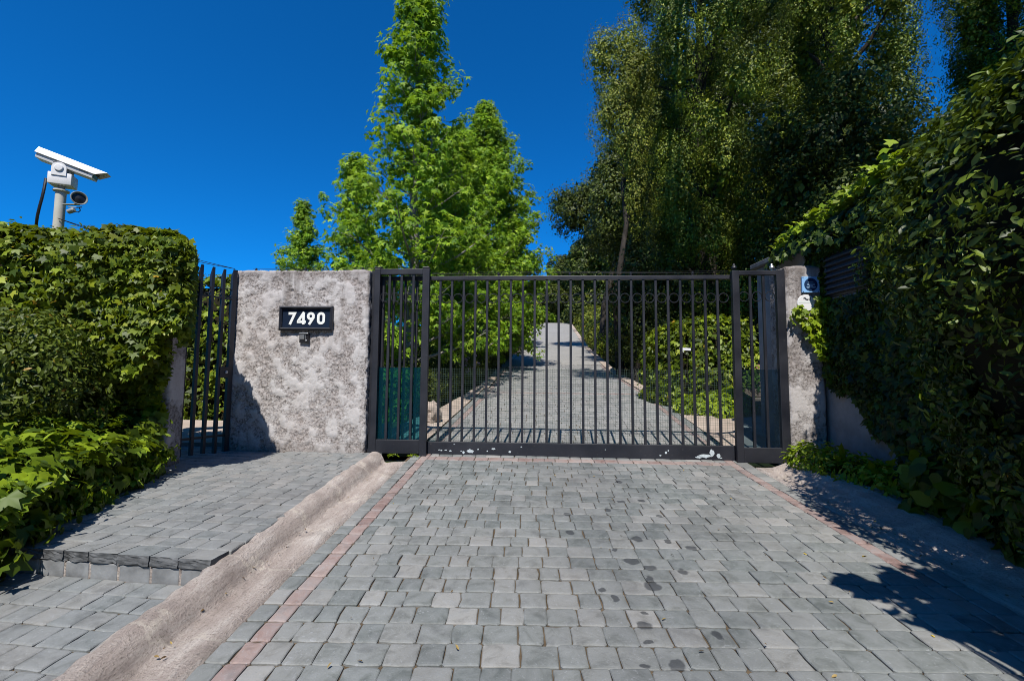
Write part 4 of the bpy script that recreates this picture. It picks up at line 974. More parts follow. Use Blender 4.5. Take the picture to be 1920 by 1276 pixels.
def hedge(name, label, cat, path, prof, mat, n, tmpl, size, off, seed, keep=0.85, gap=3.0, ends=True, group=None, extra=None, droop=0.6, up=0.4, cut=None):
    rng = np.random.default_rng(seed); fn = profile_surface(path, prof); p0 = np.array(path[0][:2]+(0,), float)
    o = empty(name, tuple(p0), 0, label, cat, group)
    if cut:                              # the hedge is clipped square along this line
        f0 = fn
        def fn(u, v):
            P, N = f0(u, v); P = P.copy(); P[:, 0] = np.minimum(P[:, 0], cut(P[:, 1])); return P, N
    parts = [surf_leaves(rng, fn, n, off, tmpl, size, keep, gap, droop, up=up)]
    parts.append(surf_leaves(rng, fn, int(n*0.30), off*1.1, T_OVAL, size*0.8, keep, gap*1.4, droop*0.3, up=up))
    if extra: parts += extra(rng)
    V, T = join(parts); tri_obj('foliage', V-p0, T, M[mat], o)
    P, Q = hull('stems', fn, 40, 24, M['twig'], o, 0.10); tri_obj('stems', P-p0, Q, M['twig'], o, True); return o  # one solid dark sheet behind the leaves, standing in for the shaded inside
# left: ivy clad hedge behind the walk
def left_end(rng):
    out = []
    n = 4200; z = rng.uniform(1.0, 2.38, n); P = np.stack([rng.uniform(-4.3, -3.27, n), 4.66-rng.uniform(0, .20, n), z], -1)
    ok = z > np.interp(P[:, 0], [-3.8, -3.53, -3.33, -3.24], [0.95, 1.30, 1.46, 1.60])+0.06*np.sin(P[:, 0]*31)+rng.normal(0, .06, n)
    out.append(leaves(rng, P[ok], np.tile([0.1, -1, 0.4], (ok.sum(), 1)), 0.074*rng.uniform(.5, 1.25, ok.sum()), T_IVY, 0.7, 0.6))
    n = 3000; z = rng.uniform(1.3, 2.38, n); Y = rng.uniform(4.55, 5.2, n); P = np.stack([-3.30+rng.uniform(0, .07, n)-0.14*np.clip(z-2.2, 0, 1)-0.62*(Y-4.6), Y, z], -1)
    ok = z > 1.50+0.15*(Y-4.6)+0.09*np.sin(Y*21)+rng.normal(0, .05, n)
    out.append(leaves(rng, P[ok], np.tile([1.0, -0.4, 0.3], (ok.sum(), 1)), 0.074*rng.uniform(.5, 1.25, ok.sum()), T_IVY, 0.7, 0.6))
    n = 1700; Y = rng.uniform(4.6, 5.2, n); P = np.stack([rng.uniform(-4.3, -3.34, n)-0.58*(Y-4.6), Y, 2.37+rng.normal(0, .03, n)], -1)
    out.append(leaves(rng, P, np.tile([0.1, -0.2, 1.0], (n, 1)), 0.074*rng.uniform(.5, 1.25, n), T_IVY, 0.4, 0.5))
    return out
HP = [(-0.42, 0.0), (-0.34, 0.25), (-0.10, 0.52), (0.08, 0.72), (0.11, 0.88), (0.04, 0.97), (-0.14, 1.0), (-0.5, 1.01), (-0.8, 0.97), (-0.85, 0.6)]
hedge('ivy_hedge', 'tall square cut ivy hedge under the security camera on the left', 'hedge', [(-8.2, 4.55, 2.37, -0.1), (-6.2, 4.58, 2.37, -0.1), (-4.9, 4.62, 2.38, -0.1), (-4.1, 4.70, 2.39, 0.4), (-3.48, 4.76, 2.36, 1.5)], HP,
      'ivy', 46000, T_IVY, 0.074, 0.20, 31, 0.72, 3.6, extra=left_end, cut=lambda Y: -3.42-0.68*(Y-4.6))
tag(bpy.data.objects['ivy_hedge'])
# small leaved shrub in front of it
shrub((-4.70, 4.05, -0.1), 'garden_shrub', [(0, 0, 1.18, 0.95, 0.55, 0.62), (-0.9, -0.1, 1.2, 0.8, 0.6, 0.66), (0.40, 0.25, 0.95, 0.55, 0.42, 0.5), (-0.1, 0.25, 0.55, 0.9, 0.4, 0.5), (-0.5, -0.15, 0.95, 0.7, 0.5, 0.5)], 'shrub',
      'small leaved green shrub bulging in front of the tall ivy hedge', 'shrub', 33, 0.058, 1500, 0.82, T_OVAL, None, None, 3.2)
# trailing ivy with large leaves along the walk
HP2 = [(0.02, 0.0), (0.14, 0.22), (0.22, 0.60), (0.08, 0.92), (-0.10, 1.0), (-0.45, 1.0), (-0.8, 0.98)]
hedge('trailing_ivy', 'big leaved trailing ivy spilling along the left edge of the pavement', 'ivy', [(-3.55, 2.35, 0.16, -0.28), (-3.34, 2.75, 0.24, -0.26), (-3.46, 3.15, 0.36, -0.1), (-3.62, 3.6, 0.38, -0.1), (-3.76, 4.1, 0.38, -0.1), (-3.88, 4.55, 0.46, -0.08), (-3.98, 4.95, 0.62, -0.05)], HP2,
      'ivy_mid', 5200, T_IVY, 0.098, 0.24, 35, 0.68, 4.2)
def pillar_ivy(name, label, P, N, size, mat, seed, cat='ivy'):
    rng = np.random.default_rng(seed); p0 = P.mean(0); o = empty(name, tuple(p0), 0, label, cat)
    V, T = leaves(rng, P-p0, N, size*rng.uniform(.6, 1.2, len(P)), T_IVY, 0.7, 0.45); tri_obj('foliage', V, T, M[mat], o)
    mb = MB(); k = len(P)
    for i in rng.choice(k, min(26, k), False):
        j = rng.integers(k); a_, b_ = P[i]-p0, P[j]-p0
        if np.linalg.norm(a_-b_) < 0.5: mb.tube([a_, (a_+b_)/2+rng.normal(0, .02, 3), b_], 0.003, 4)
    mb.build('stems', M['twig'], o); return o
rng = np.random.default_rng(41)
P = np.stack([rng.uniform(-4.12, -3.80, 420), np.full(420, 5.13)-rng.uniform(0, .10, 420), rng.uniform(0.1, 1.05, 420)], -1)
m = P[:, 0] < -3.80-0.22*np.clip((P[:, 2]-0.75)/0.3, 0, 1)+0.04*np.sin(P[:, 2]*14)
pillar_ivy('climbing_ivy', 'ivy sprays climbing the grey pillar beside the walkers gate', P[m], np.tile([0.15, -1, 0.35], (m.sum(), 1)), 0.095, 'ivy_fresh', 42)
n = 330; s_ = rng.uniform(0, 1, n); zc = rng.uniform(1.28, 2.05, n)
sx0 = np.interp(zc, [1.28, 1.45, 1.65, 1.80, 1.95, 2.05], [4.90, 4.82, 4.66, 4.50, 4.66, 4.74]); ss = sx0+(5.0-sx0)*rng.uniform(0, 1, n)**0.8
P = np.array([G(a_, -0.09-rng.uniform(0, .09), c_) for a_, c_ in zip(ss, zc)])
dn = np.hypot(ss-4.765, (zc-2.0)); P = P[dn > 0.115]; 
pillar_ivy('climbing_ivy', 'bright ivy spray hanging over the right pillar below its notices', P, np.tile([-0.1, -1, 0.4], (len(P), 1)), 0.075, 'ivy_fresh', 43)
# right: ivy over the gatehouse wall and roof edge
def gh_ivy():
    rng = np.random.default_rng(51); o = empty('wall_ivy', (3.9, 5.0, 0), 0, 'dark ivy covering the gatehouse wall and its roof edge', 'ivy'); parts = []
    n = 15000; Y = rng.uniform(3.6, 6.02, n); z = rng.uniform(0.0, 2.95, n)
    low = np.interp(Y, [2.6, 4.2, 4.5, 5.0, 5.55, 6.02], [-.2, 0.0, 0.12, 0.55, 0.98, 1.2])+0.10*np.sin(Y*11)
    vent = (Y > 4.95) & (Y < 5.72) & (z > 2.0) & (z < 2.58)
    w = wob(np.stack([0*Y, Y, z], -1), 2.2); thin = np.interp(Y, [4.2, 4.9], [1.0, 0.35]); X = 3.92-(rng.uniform(0, .15, n)+0.10*np.clip(w+.3, 0, 1))*thin-np.interp(Y, [2.6, 4.2, 4.8], [0.28, 0.15, 0.0])
    ok = (z > low) & ~vent & (rng.uniform(size=n) < 0.92); P = np.stack([X, Y, z], -1)[ok]
    parts.append(leaves(rng, P, np.tile([-1, -0.15, 0.45], (len(P), 1)), 0.082*rng.uniform(.6, 1.2, len(P)), T_IVY, 0.7, 0.5))
    n = 9000; Y = rng.uniform(2.4, 6.75, n); top = np.interp(Y, [2.4, 3.5, 5.0, 6.2, 6.8], [3.45, 3.35, 3.15, 2.98, 2.86]); a_ = rng.uniform(-0.2, 1.5, n)
    X = 3.88-0.02+np.sin(a_)*0.0+rng.uniform(-0.16, 1.4, n); edge = np.clip((X-3.72)/0.35, 0, 1)
    z = 2.72+(top-2.72)*np.sqrt(edge)+rng.normal(0, .05, n)+0.08*wob(np.stack([X, Y, 0*X], -1), 3)
    P = np.stack([X, Y, z], -1); N = np.stack([-(1-edge)*1.0, -0.25+0*X, 0.35+edge], -1)
    parts.append(leaves(rng, P, N, 0.088*rng.uniform(.6, 1.2, n), T_IVY, 0.5, 0.45))
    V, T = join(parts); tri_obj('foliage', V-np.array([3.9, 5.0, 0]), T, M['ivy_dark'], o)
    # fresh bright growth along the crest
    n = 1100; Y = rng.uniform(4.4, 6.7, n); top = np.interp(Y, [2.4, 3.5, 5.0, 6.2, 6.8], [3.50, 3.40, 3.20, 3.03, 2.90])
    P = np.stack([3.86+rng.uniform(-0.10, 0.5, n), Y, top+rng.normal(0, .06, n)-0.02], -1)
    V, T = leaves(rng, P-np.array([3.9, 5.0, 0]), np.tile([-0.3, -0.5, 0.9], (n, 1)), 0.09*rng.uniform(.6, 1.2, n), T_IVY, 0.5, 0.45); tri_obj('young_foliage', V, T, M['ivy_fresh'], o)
    return o
gh_ivy()
# laurel: a tall undercut bank of big glossy leaves that leans out over the kerb
LP = [(-0.62, 0.0), (-0.45, 0.2), (-0.22, 0.45), (-0.04, 0.72), (0.0, 0.88), (-0.12, 1.0), (-0.5, 1.12), (-1.3, 1.22), (-1.8, 1.0)]
LPATH = [(3.95, 5.0, 2.78, 0.0), (3.88, 4.45, 2.9, -.1), (3.55, 4.0, 2.85, -.15), (3.12, 3.6, 2.62, -.2), (2.95, 3.3, 2.54, -.2), (2.82, 2.9, 2.56, -.25), (2.74, 2.4, 2.62, -.3), (2.95, 1.9, 2.66, -.35), (3.3, 1.5, 2.7, -.4)]
def laurel_extra(rng):
    out = []; fn = profile_surface(LPATH, LP)
    for k in range(130):                 # shoots that stand out of the mass
        u = np.array([rng.uniform(.08, 1)]); v = np.array([rng.uniform(.28, .85)]); P, N = fn(u, v); c = P[0]+N[0]*rng.uniform(.10, .24)
        m = 9; d = fib_dirs(rng, m)*0.10; out.append(leaves(rng, c+d, nrm(d)*.5+N[0]*.4+np.array([0, -.2, .5]), 0.092*rng.uniform(.7, 1.15, m), T_OVAL, -.1, .35))
    return out
hedge('laurel_hedge', 'towering dark laurel hedge with glossy leaves leaning over the right kerb', 'hedge', LPATH, LP, 'laurel', 46000, T_OVAL, 0.078, 0.26, 61, 0.82, 3.0, extra=laurel_extra, droop=-0.15)
# broad leaved plants with orange flowers at the foot of the laurel
shrub((3.68, 3.1, -0.25), 'broadleaf_plant', [(-0.05, 0.0, 0.48, 0.45, 0.5, 0.52), (-0.12, -0.6, 0.5, 0.5, 0.5, 0.6), (0.0, 0.65, 0.40, 0.38, 0.5, 0.42), (-0.05, -1.1, 0.4, 0.5, 0.45, 0.5)],
      'broad', 'broad leaved plant with orange flowers low under the laurel', 'plant', 63, 0.15, 190, 0.72, T_BROAD, ('orange', 4, 0.022), None, 2.5)
# ferny ground cover by the right pillar
shrub((3.55, 4.95, -0.05), 'fern_clump', [(0.0, 0.45, 0.14, 0.34, 0.36, 0.22), (0.05, 0.0, 0.12, 0.30, 0.4, 0.18), (0.1, -0.5, 0.11, 0.28, 0.4, 0.17), (0.12, -1.0, 0.10, 0.26, 0.4, 0.16)],
      'ivy_fresh', 'low bright green leafy clump at the foot of the right pillar', 'plant', 65, 0.085, 900, 0.8, T_OVAL, None, None, 4.0)
# an overhanging bush just right of the viewer throws the leaf shadow across the paving
ob = []
for (px_, py_, zz, r_) in ((1615, 1092, 2.5, .10), (1668, 1078, 2.5, .12), (1660, 1112, 2.4, .13), (1720, 1085, 2.6, .16), (1722, 1150, 2.3, .12), (1775, 1165, 2.3, .13), (1765, 1105, 2.5, .20), (1810, 1140, 2.5, .22), (1790, 1075, 2.7, .22), (1850, 1110, 2.6, .3), (1870, 1180, 2.4, .25), (1920, 1140, 2.6, .3)):
    g_ = on(px_, py_); ob.append((g_[0]-0.0822*zz-2.7, g_[1]-0.6695*zz-0.6, g_[2]+zz+0.45, r_, r_, r_*.8))
ob += [(1.0, 0.2, 2.5, .7, .7, .8), (0.9, 0.1, 1.4, .55, .6, .9)]
shrub((2.7, 0.6, -0.45), 'overhanging_bush', ob, 'laurel', 'broad leaved bush beside the viewer whose branches shade the paving', 'shrub', 67, 0.12, 190, 0.7, T_BROAD, None, None, 2.4)

# ------------------------------------------------------------------ sweetgums left of the drive
def gbase(x, Y): p = at(x, 640, Y); return (p[0], Y, float(gz(p[0], Y)))
sweetgum(gbase(770, 10), 10.6, ([0, .12, .3, .45, .6, .75, .9, 1], [1.5, 2.0, 1.8, 1.25, 1.0, 0.85, 0.6, 0.25]), 96, 'tallest sweetgum, its pale trunk seen through the left gate panel', 71, 7, 27, lean=(0.05, 0), r0=0.12, leaf=0.115)
sweetgum(gbase(676, 12.5), 6.25, ([0, .12, .3, .5, .7, .9, 1], [1.3, 1.5, 1.35, 1.1, .85, .5, .2]), 66, 'short sweetgum with an open top just left of the tallest one', 72, 6, 26, lean=(-0.30, 0), r0=0.08, leaf=0.115)
sweetgum(gbase(560, 18), 6.7, ([0, .2, .5, .8, 1], [1.5, 1.75, 1.2, .55, .12]), 80, 'small pointed sweetgum, leftmost above the stucco wall', 73, 7, 25, r0=0.09, leaf=0.115)
sweetgum(gbase(905, 18), 10.5, ([0, .06, .2, .4, .6, .8, 1], [1.8, 2.6, 2.8, 2.6, 2.0, 1.2, .2]), 190, 'broad dense sweetgum with a pointed top leaning over the drive', 74, 11, 27, r0=0.14, low=0.05, leaf=0.115)
sweetgum(gbase(955, 30), 8.6, ([0, .06, .2, .4, .6, .8, 1], [1.8, 2.4, 2.5, 2.1, 1.6, .9, .12]), 100, 'sweetgum farther up the drive behind the broad dense one', 75, 8, 16, leaf=0.16, r0=0.13, low=0.05)
sweetgum(gbase(845, 14), 7.6, ([0, .1, .3, .5, .7, .9, 1], [1.7, 2.1, 2.0, 1.7, 1.3, .7, .2]), 120, 'bushy sweetgum filling the space between the two tallest ones', 76, 9, 26, r0=0.09, low=0.05, leaf=0.115)
# ------------------------------------------------------------------ dark trees on the right
def columns(rng, cx, R0, H0, H1, n, rr=(0.55, 0.95), rz=(1.0, 2.2), under=0.0):
    L = []
    for k in range(n):
        a = 2.4*k+rng.uniform(-.4, .4); z = H0+(H1-H0)*((k+.5)/n); t = (z-H0)/(H1-H0)
        q = R0*(1.0-0.45*max(0, t-.7)/.3)*rng.uniform(.45, 1.0)*(1-under*max(0, .5-t))
        L.append((cx+q*math.cos(a), q*math.sin(a)+under*1.2*max(0, .5-t)*2, z, rng.uniform(*rr), rng.uniform(*rr), rng.uniform(*rz)))
    return L
def shade_canopy(rng, x0, x1, dz=0.0):         # unseen lobes above the view, added to shade the tree's lower front
    return [(x0+(x1-x0)*(k+.5+rng.uniform(-.4, .4))/8, rng.uniform(-8.4, -5.6), rng.uniform(10.6, 11.6)+dz, rng.uniform(.75, 1.25), rng.uniform(1.3, 2.0), rng.uniform(.5, .75), 1.0) for k in range(8)]
rt = np.random.default_rng(81)
DG = 'dark trees right of the drive'
def rbase(x, Y): X = (x-960)/FPX*Y; return (X, Y, float(gz(X, Y)))
lobed_tree(rbase(1325, 16.5), 'poplar_tree', columns(rt, 0, 2.5, 1.2, 18, 38, under=.8)+shade_canopy(rt, -5.2, 2.2, -0.6)+[(-.9, -1.3, 1.6, .8, .7, 1.1), (.5, -1.5, 2.0, .9, .7, 1.2), (-.2, -1.4, 4.0, .8, .7, 1.2), (.9, -1.2, 4.6, .7, .7, 1.3), (-1.2, -1.1, 5.6, .7, .7, 1.3), (.2, -1.3, 6.4, .7, .7, 1.3)], 'dark_leaf', 'huge dark olive tree with hanging columns of leaves right of the drive', 'tree', 82, 430, 0.082, 0.62, ((0, 0, 17), 0.34), DG, gap=1.3, hang=.5, sub=(0.30, 26))
lobed_tree(rbase(1590, 17), 'poplar_tree', columns(rt, 0, 2.5, 1.2, 17.5, 40, under=.8)+shade_canopy(rt, -2.2, 3.2, -0.3)+[(-.9, -1.3, 1.6, .8, .7, 1.1), (.5, -1.5, 2.0, .9, .7, 1.2), (-.2, -1.4, 4.0, .8, .7, 1.2), (.9, -1.2, 4.6, .7, .7, 1.3), (-1.2, -1.1, 5.6, .7, .7, 1.3), (.2, -1.3, 6.4, .7, .7, 1.3)], 'dark_leaf', 'wide dark olive tree behind the laurel, next to the huge one', 'tree', 83, 430, 0.082, 0.62, ((0, 0, 17), 0.34), DG, gap=1.3, hang=.5, sub=(0.30, 26))
lobed_tree(rbase(1165, 16), 'poplar_tree', [(0.1, 0, 10.2, 0.75, 0.7, 1.7), (-0.5, 0.1, 11.4, 0.6, 0.6, 1.2), (0.45, 0, 8.2, 0.7, 0.7, 1.3), (0.35, .2, 12.0, .6, .6, 1.1), (0.8, 0, 10.8, .6, .6, 1.6), (-.35, 0, 9.2, .55, .55, 1.0), (0.7, .3, 6.4, .6, .6, 1.4)], 'olive_leaf', 'slender light olive tree at the left edge of the dark trees', 'tree', 84, 480, 0.080, 0.7, ((0.4, 0.2, 11), 0.12), DG, gap=1.7, hang=.4, sub=(0.27, 24))
lobed_tree(rbase(1120, 27), 'evergreen_tree', [(-.3, 0, 9.3, 1.5, 1.5, 1.3), (-1.2, 0, 8.0, 1.3, 1.4, 1.1), (-1.9, 0, 8.9, 0.9, .9, .8), (0.9, 0, 10.9, 1.5, 1.4, 1.4), (1.5, 0, 8.0, 1.7, 1.6, 1.7), (0.3, 0.4, 7.0, 1.6, 1.4, 1.1), (2.3, 0, 5.4, 1.7, 1.7, 2.0), (1.6, 0, 12.4, 1.1, 1.1, 1.1), (3.2, 0, 3.2, 1.6, 1.6, 1.9), (3.4, 0, 7.5, 1.7, 1.6, 2.4), (3.2, 0, 11.5, 1.5, 1.5, 2.2)], 'deep_leaf', 'rounded dark green tree overhanging the drive beyond the gate', 'tree', 85, 190, 0.15, 0.75, ((2.2, 0, 11), 0.3), DG, gap=1.1, sub=(0.42, 26))
lobed_tree(rbase(1900, 14), 'poplar_tree', columns(rt, 1.0, 1.6, 2.0, 14.5, 32, under=.3), 'dark_leaf', 'dark tree at the upper right corner above the laurel', 'tree', 86, 420, 0.082, 0.8, ((1.0, 0, 13), 0.26), DG, gap=1.5, hang=.4, sub=(0.28, 24))
lobed_tree(rbase(1475, 23), 'evergreen_tree', columns(rt, 0, 3.6, 1.0, 17, 24, (1.3, 2.0), (1.8, 2.8)), 'deep_leaf', 'deep green tree filling the gap behind the two olive trees', 'tree', 87, 130, 0.18, 0.75, ((0, 0, 16), 0.35), DG, gap=1.0, sub=(0.42, 22))
lobed_tree(rbase(1250, 22), 'evergreen_tree', columns(rt, 0, 2.2, 0.8, 13.5, 20, (1.0, 1.5), (1.4, 2.2)), 'deep_leaf', 'deep green tree between the rounded tree and the huge olive one', 'tree', 88, 150, 0.16, 0.78, ((0, 0, 11), 0.3), DG, gap=1.0, sub=(0.4, 22))
lobed_tree(rbase(1560, 13.2), 'evergreen_tree', columns(rt, 0.3, 2.2, 0.6, 7.5, 16, (0.8, 1.3), (0.9, 1.5)), 'deep_leaf', 'low deep green tree right behind the gatehouse roof', 'tree', 89, 190, 0.12, 0.78, ((0, 0, 6), 0.22), DG, gap=1.3, sub=(0.35, 22))
lobed_tree(rbase(1190, 14.6), 'evergreen_tree', [(0, 0, 1.6, .8, .8, 1.0), (.5, .2, 2.8, .75, .7, .9), (-.3, .1, 2.7, .6, .6, .7), (.2, .2, 3.7, .6, .6, .7), (1.1, .2, 1.6, .8, .7, .9), (1.3, .4, 3.0, .8, .7, .9)], 'deep_leaf', 'low deep green tree at the foot of the slender olive one', 'tree', 95, 260, 0.10, 0.8, ((0.3, 0, 4), 0.1), DG, gap=1.5, sub=(0.28, 22))
# beyond the crest of the drive
for i, (x, Y, h, w, m_, lb) in enumerate(((1000, 72, 7.5, 4.0, 'olive_leaf', 'olive green tree closing the far end of the drive'), (1045, 78, 8.5, 4.2, 'shrub', 'mid green tree straight behind the crest of the drive'), (1085, 66, 10.5, 4.5, 'deep_leaf', 'dark distant tree right of the crest of the drive'), (1120, 55, 9.5, 4.0, 'deep_leaf', 'dark tree on the upper right bank of the drive'))):
    b = rbase(x, Y); r_ = np.random.default_rng(90+i)
    lobed_tree(b, 'distant_tree', [(r_.normal(0, w*.35), r_.normal(0, w*.3), h*r_.uniform(.08, .88), w*.5, w*.5, h*.2) for _ in range(20)], m_, lb, 'tree', 91+i, 40, 0.42, 0.9, ((0, 0, h*.8), 0.25), 'trees at the top of the drive', gap=.6)

# ------------------------------------------------------------------ beds along the drive
rb = np.random.default_rng(101)
def bed(side, Y, off): X = float(roadx(Y))+side*off; return (X, Y, float(gz(X, Y))-0.02)
hedge('ivy_bank', 'rounded bright ivy covered bank behind the right side of the gate', 'hedge', [(2.95+0.15, 10.6, 2.0, 0.5), (3.25, 9.9, 2.08, .45), (3.6, 9.5, 2.15, .40), (4.1, 9.35, 2.2, .38), (4.9, 9.4, 2.2, .38)], [(0.10, 0.0), (0.14, 0.3), (0.14, 0.7), (0.04, 0.93), (-0.15, 1.0), (-0.6, 1.0)], 'ivy', 5200, T_IVY, 0.095, 0.14, 103, 0.85, 2.6)
shrub((3.75, 8.75, float(roadz(8.7))), 'ground_ivy', [(0, 0, 0.12, 0.42, 0.4, 0.32), (0.45, 0.1, 0.14, 0.4, 0.4, 0.35), (-0.3, 0.25, 0.1, 0.3, 0.3, 0.25)], 'ivy_fresh', 'low bright ivy mound on the apron inside the right gate side', 'ivy', 105, 0.085, 700, 0.85, T_IVY)
rbeds = [(9.9, 2.75, 'shrub', .42, .60, 'low flowering shrub nearest the gate on the right bed', 'purple'), (11.0, 2.75, 'shrub', .5, .75, 'purple flowering shrub second from the gate on the right bed', 'purple'), (12.3, 2.85, 'shrub', .62, .85, 'purple flowering shrub third from the gate on the right bed', 'purple'),
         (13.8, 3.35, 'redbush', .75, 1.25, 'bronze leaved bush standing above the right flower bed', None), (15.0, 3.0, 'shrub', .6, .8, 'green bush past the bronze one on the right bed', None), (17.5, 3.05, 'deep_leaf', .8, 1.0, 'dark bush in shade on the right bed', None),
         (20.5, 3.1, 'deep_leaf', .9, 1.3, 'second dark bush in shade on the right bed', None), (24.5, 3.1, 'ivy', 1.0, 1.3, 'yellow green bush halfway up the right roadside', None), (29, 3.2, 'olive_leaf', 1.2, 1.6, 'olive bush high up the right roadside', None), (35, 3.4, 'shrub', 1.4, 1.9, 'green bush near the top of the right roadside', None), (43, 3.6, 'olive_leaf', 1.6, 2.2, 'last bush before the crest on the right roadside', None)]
for i, (Y, off, m_, r_, h_, lb, fl) in enumerate(rbeds):
    k = max(1.0, Y/12); b = bed(1, Y, off)
    shrub(b, 'roadside_shrub', [(0, 0, h_*.55, r_, r_, h_*.6), (rb.uniform(.2, .5)*r_, r_*.6, h_*.6, r_*.8, r_*.8, h_*.6), (rb.uniform(-.2, .3)*r_, -r_*.6, h_*.42, r_*.75, r_*.7, h_*.45)], m_, lb, 'shrub', 110+i, 0.06*k, 900/k**2, 0.82, T_OVAL if Y < 16 else T_DIA, (fl, 9, 0.03) if fl else None, 'shrubs along the right side of the drive', 3.0/k)
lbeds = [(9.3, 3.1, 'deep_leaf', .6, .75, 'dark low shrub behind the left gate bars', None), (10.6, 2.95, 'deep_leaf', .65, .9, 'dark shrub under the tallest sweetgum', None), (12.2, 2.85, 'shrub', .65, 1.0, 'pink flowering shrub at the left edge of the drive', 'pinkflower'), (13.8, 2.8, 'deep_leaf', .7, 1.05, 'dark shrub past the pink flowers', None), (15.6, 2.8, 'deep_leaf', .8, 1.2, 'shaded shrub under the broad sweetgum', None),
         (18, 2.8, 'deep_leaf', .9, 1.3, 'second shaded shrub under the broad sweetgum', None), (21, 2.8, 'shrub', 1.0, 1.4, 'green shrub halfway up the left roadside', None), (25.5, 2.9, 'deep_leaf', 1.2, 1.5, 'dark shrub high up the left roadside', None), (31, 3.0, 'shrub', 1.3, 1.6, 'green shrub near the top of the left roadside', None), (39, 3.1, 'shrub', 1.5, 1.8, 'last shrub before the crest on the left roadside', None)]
for i, (Y, off, m_, r_, h_, lb, fl) in enumerate(lbeds):
    k = max(1.0, Y/12); b = bed(-1, Y, off)
    shrub(b, 'roadside_shrub', [(0, 0, h_*.55, r_, r_, h_*.6), (-rb.uniform(.3, .8)*r_, r_*.5, h_*.7, r_, r_*.9, h_*.7), (rb.uniform(-.3, .2)*r_, -r_*.6, h_*.42, r_*.75, r_*.7, h_*.45)], m_, lb, 'shrub', 130+i, 0.06*k, 900/k**2, 0.82, T_OVAL if Y < 16 else T_DIA, (fl, 26, 0.03) if fl else None, 'shrubs along the left side of the drive', 3.0/k)
hedge('garden_hedge', 'dense green hedge seen through the walkers gate', 'hedge', [(-8.5, 8.3, 2.7, 0.2), (-5.5, 8.3, 2.72, .2), (-4.6, 8.25, 2.75, .2), (-3.6, 8.4, 1.2, .2), (-1.9, 8.6, 0.95, .25)], [(0.10, 0.0), (0.14, 0.3), (0.14, 0.8), (0.04, 0.95), (-0.15, 1.0), (-0.6, 1.0)], 'ivy', 9000, T_IVY, 0.10, 0.14, 151, 0.85, 2.6)
# white arrow sign in the right bed
ar = empty('arrow_sign', tuple(at(1285, 655, 9.15)), 0, 'small white arrow sign pointing left in the ivy bank', 'sign')
V = [(-0.12, 0, 0.02), (-0.055, 0, 0.075), (-0.055, 0, 0.035), (0.11, 0, 0.028), (0.11, 0, -0.022), (-0.045, 0, -0.012), (-0.03, 0, -0.062)]
MB().add(V+[(a_, 0.008, c_) for a_, b_, c_ in V], [tuple(range(7)), tuple(range(13, 6, -1))]+[(i, (i+1) % 7, 7+(i+1) % 7, 7+i) for i in range(7)]).build('arrow', M['white_metal'], ar)
MB().box(0.036, 0.046, 0.009, 0.02, -0.7, 0.0, 0.002).build('stake', M['twig'], ar)
# boulder at the end of the left apron
def boulder(loc, r, seed, label):
    bm = bmesh.new(); bmesh.ops.create_icosphere(bm, subdivisions=4, radius=1.0)
    for v in bm.verts:
        q = v.co*1.6+Vector((seed, seed, 0)); v.co = Vector((v.co.x*r[0], v.co.y*r[1], v.co.z*r[2]))*(1+0.28*mnoise.fractal(q, 0.9, 2.0, 4))
    o = MB().bm(bm).build('boulder', M['apron'], None, True); o.location = loc; return tag(o, label, 'rock')
bp = at(808, 762, 8.0); boulder((bp[0], 8.0, float(roadz(8.0))+0.12), (0.17, 0.2, 0.24), 3, 'pale rough boulder behind the left end of the sliding gate')
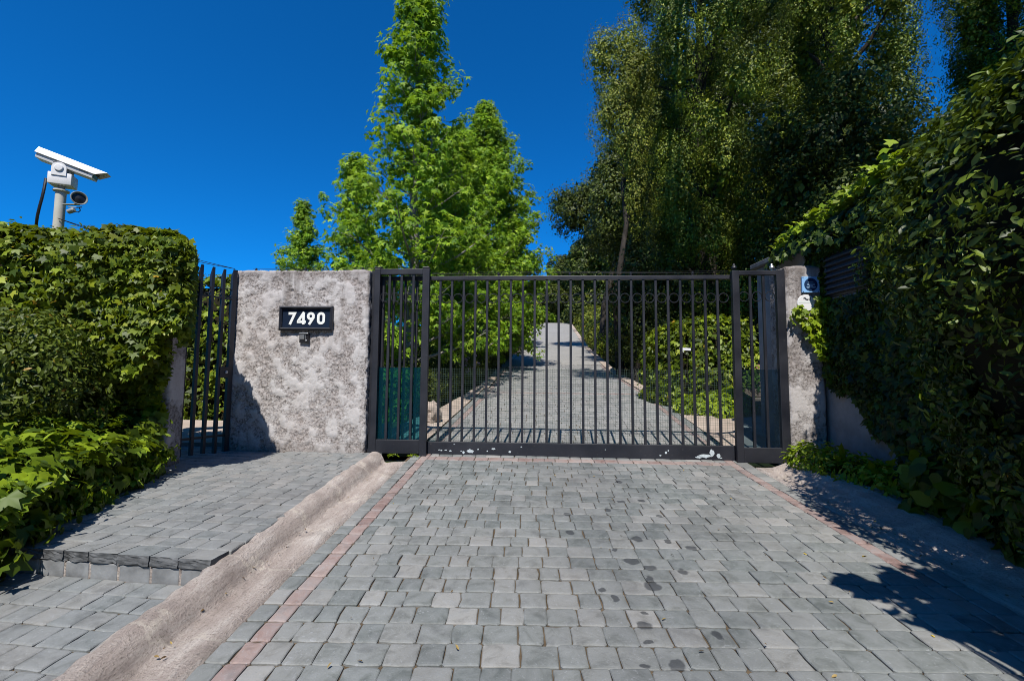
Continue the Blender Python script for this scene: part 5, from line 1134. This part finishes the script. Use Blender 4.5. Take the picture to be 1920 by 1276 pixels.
# weeds under the gate, fallen leaves
for i, (s, d, lb) in enumerate(((-0.42, -0.09, 'small weed tuft under the left fixed panel near the kerb'), (-0.16, -0.09, 'small weed tuft under the left fixed panel near the sliding gate'))):
    rw = np.random.default_rng(160+i); p = G(s, d, 0.02); n = 60; dd = fib_dirs(rw, n); dd[:, 2] = np.abs(dd[:, 2])
    V, T = leaves(rw, dd*[0.07, 0.025, 0.02], dd+[0, 0, .3], 0.03*rw.uniform(.6, 1.2, n), T_OVAL, -.4, .5); o = tri_obj('weed', V, T, M['ivy_fresh']); o.location = tuple(p); tag(o, lb, 'weed')
for i, (x, y, lb, sz) in enumerate(((1617, 1042, 'yellow fallen leaf on the paving near the right red border', .05), (1753, 1194, 'yellow fallen leaf at the edge of the leaf shadow on the paving', .03), (1513, 1039, 'small brownish yellow fallen leaf on the paving left of the other two', .028))):
    rw = np.random.default_rng(170+i); p = on(x, y, 0.006); V, T = leaves(rw, np.zeros((1, 3)), np.array([[0, 0, 1.0]]), sz, T_OVAL, 0, .15); o = tri_obj('fallen_leaf', V, T, M['yellow_leaf']); o.location = tuple(p); tag(o, lb, 'leaf')

def litter():
    rl = np.random.default_rng(181); parts = []
    pts = [(float(RXE(y))+0.18+abs(rl.normal(0, .16)), y) for y in rl.uniform(1.6, 5.5, 110)]+[(float(LX(y))-0.38+rl.normal(0, .05), y) for y in rl.uniform(2.0, 5.7, 45)]+[(rl.uniform(-1.2, 2.6), y) for y in rl.uniform(1.9, 5.8, 45)]
    P = np.array([(x, y, float(roadz(y))+0.012+(0.05 if x > RXE(y)+.42 else 0)) for x, y in pts]); V, T = leaves(rl, P, np.tile([0, 0, 1.0], (len(P), 1)), rl.uniform(.012, .032, len(P)), T_OVAL, 0, .35)
    o = tri_obj('leaf_litter', V, T, leaf_mat('dry_leaf', [(0, (0.06, 0.035, 0.015)), (0.6, (0.16, 0.10, 0.04)), (1, (0.34, 0.25, 0.08))], (0.2, 0.12, 0.04), 0.1))
    tag(o, 'dry leaf litter scattered along both gutters and over the paving', 'leaf litter', None, 'stuff')
litter()

# unseen trees behind and beside the viewer, added to block part of the skylight
rs_ = np.random.default_rng(191)
for i, (x, y, h, lb) in enumerate(((-15, -13, 11, 'unseen tree behind the viewer, far left, added to block the sky'), (-8, -14, 12, 'unseen tree behind the viewer, left, added to block the sky'), (-1.5, -15, 12, 'unseen tree straight behind the viewer, added to block the sky'), (5.5, -14, 12, 'unseen tree behind the viewer, right, added to block the sky'), (12, -12, 11, 'unseen tree behind the viewer, far right, added to block the sky'),
                                   (11.5, -3, 9, 'unseen tree to the right of the viewer, added to block the sky'), (-12, -3, 8, 'unseen tree to the left of the viewer, added to block the sky'))):
    lobed_tree((x, y, float(gz(x, y))), 'sky_block_tree', [(rs_.normal(0, 1.7), rs_.normal(0, 1.3), h*rs_.uniform(.25, .9), 1.9, 1.9, 1.5) for _ in range(16)], 'deep_leaf', lb, 'tree', 192+i, 24, 0.42, 0.9, ((0, 0, h*.85), 0.25), 'unseen trees added to block the sky', gap=.6)
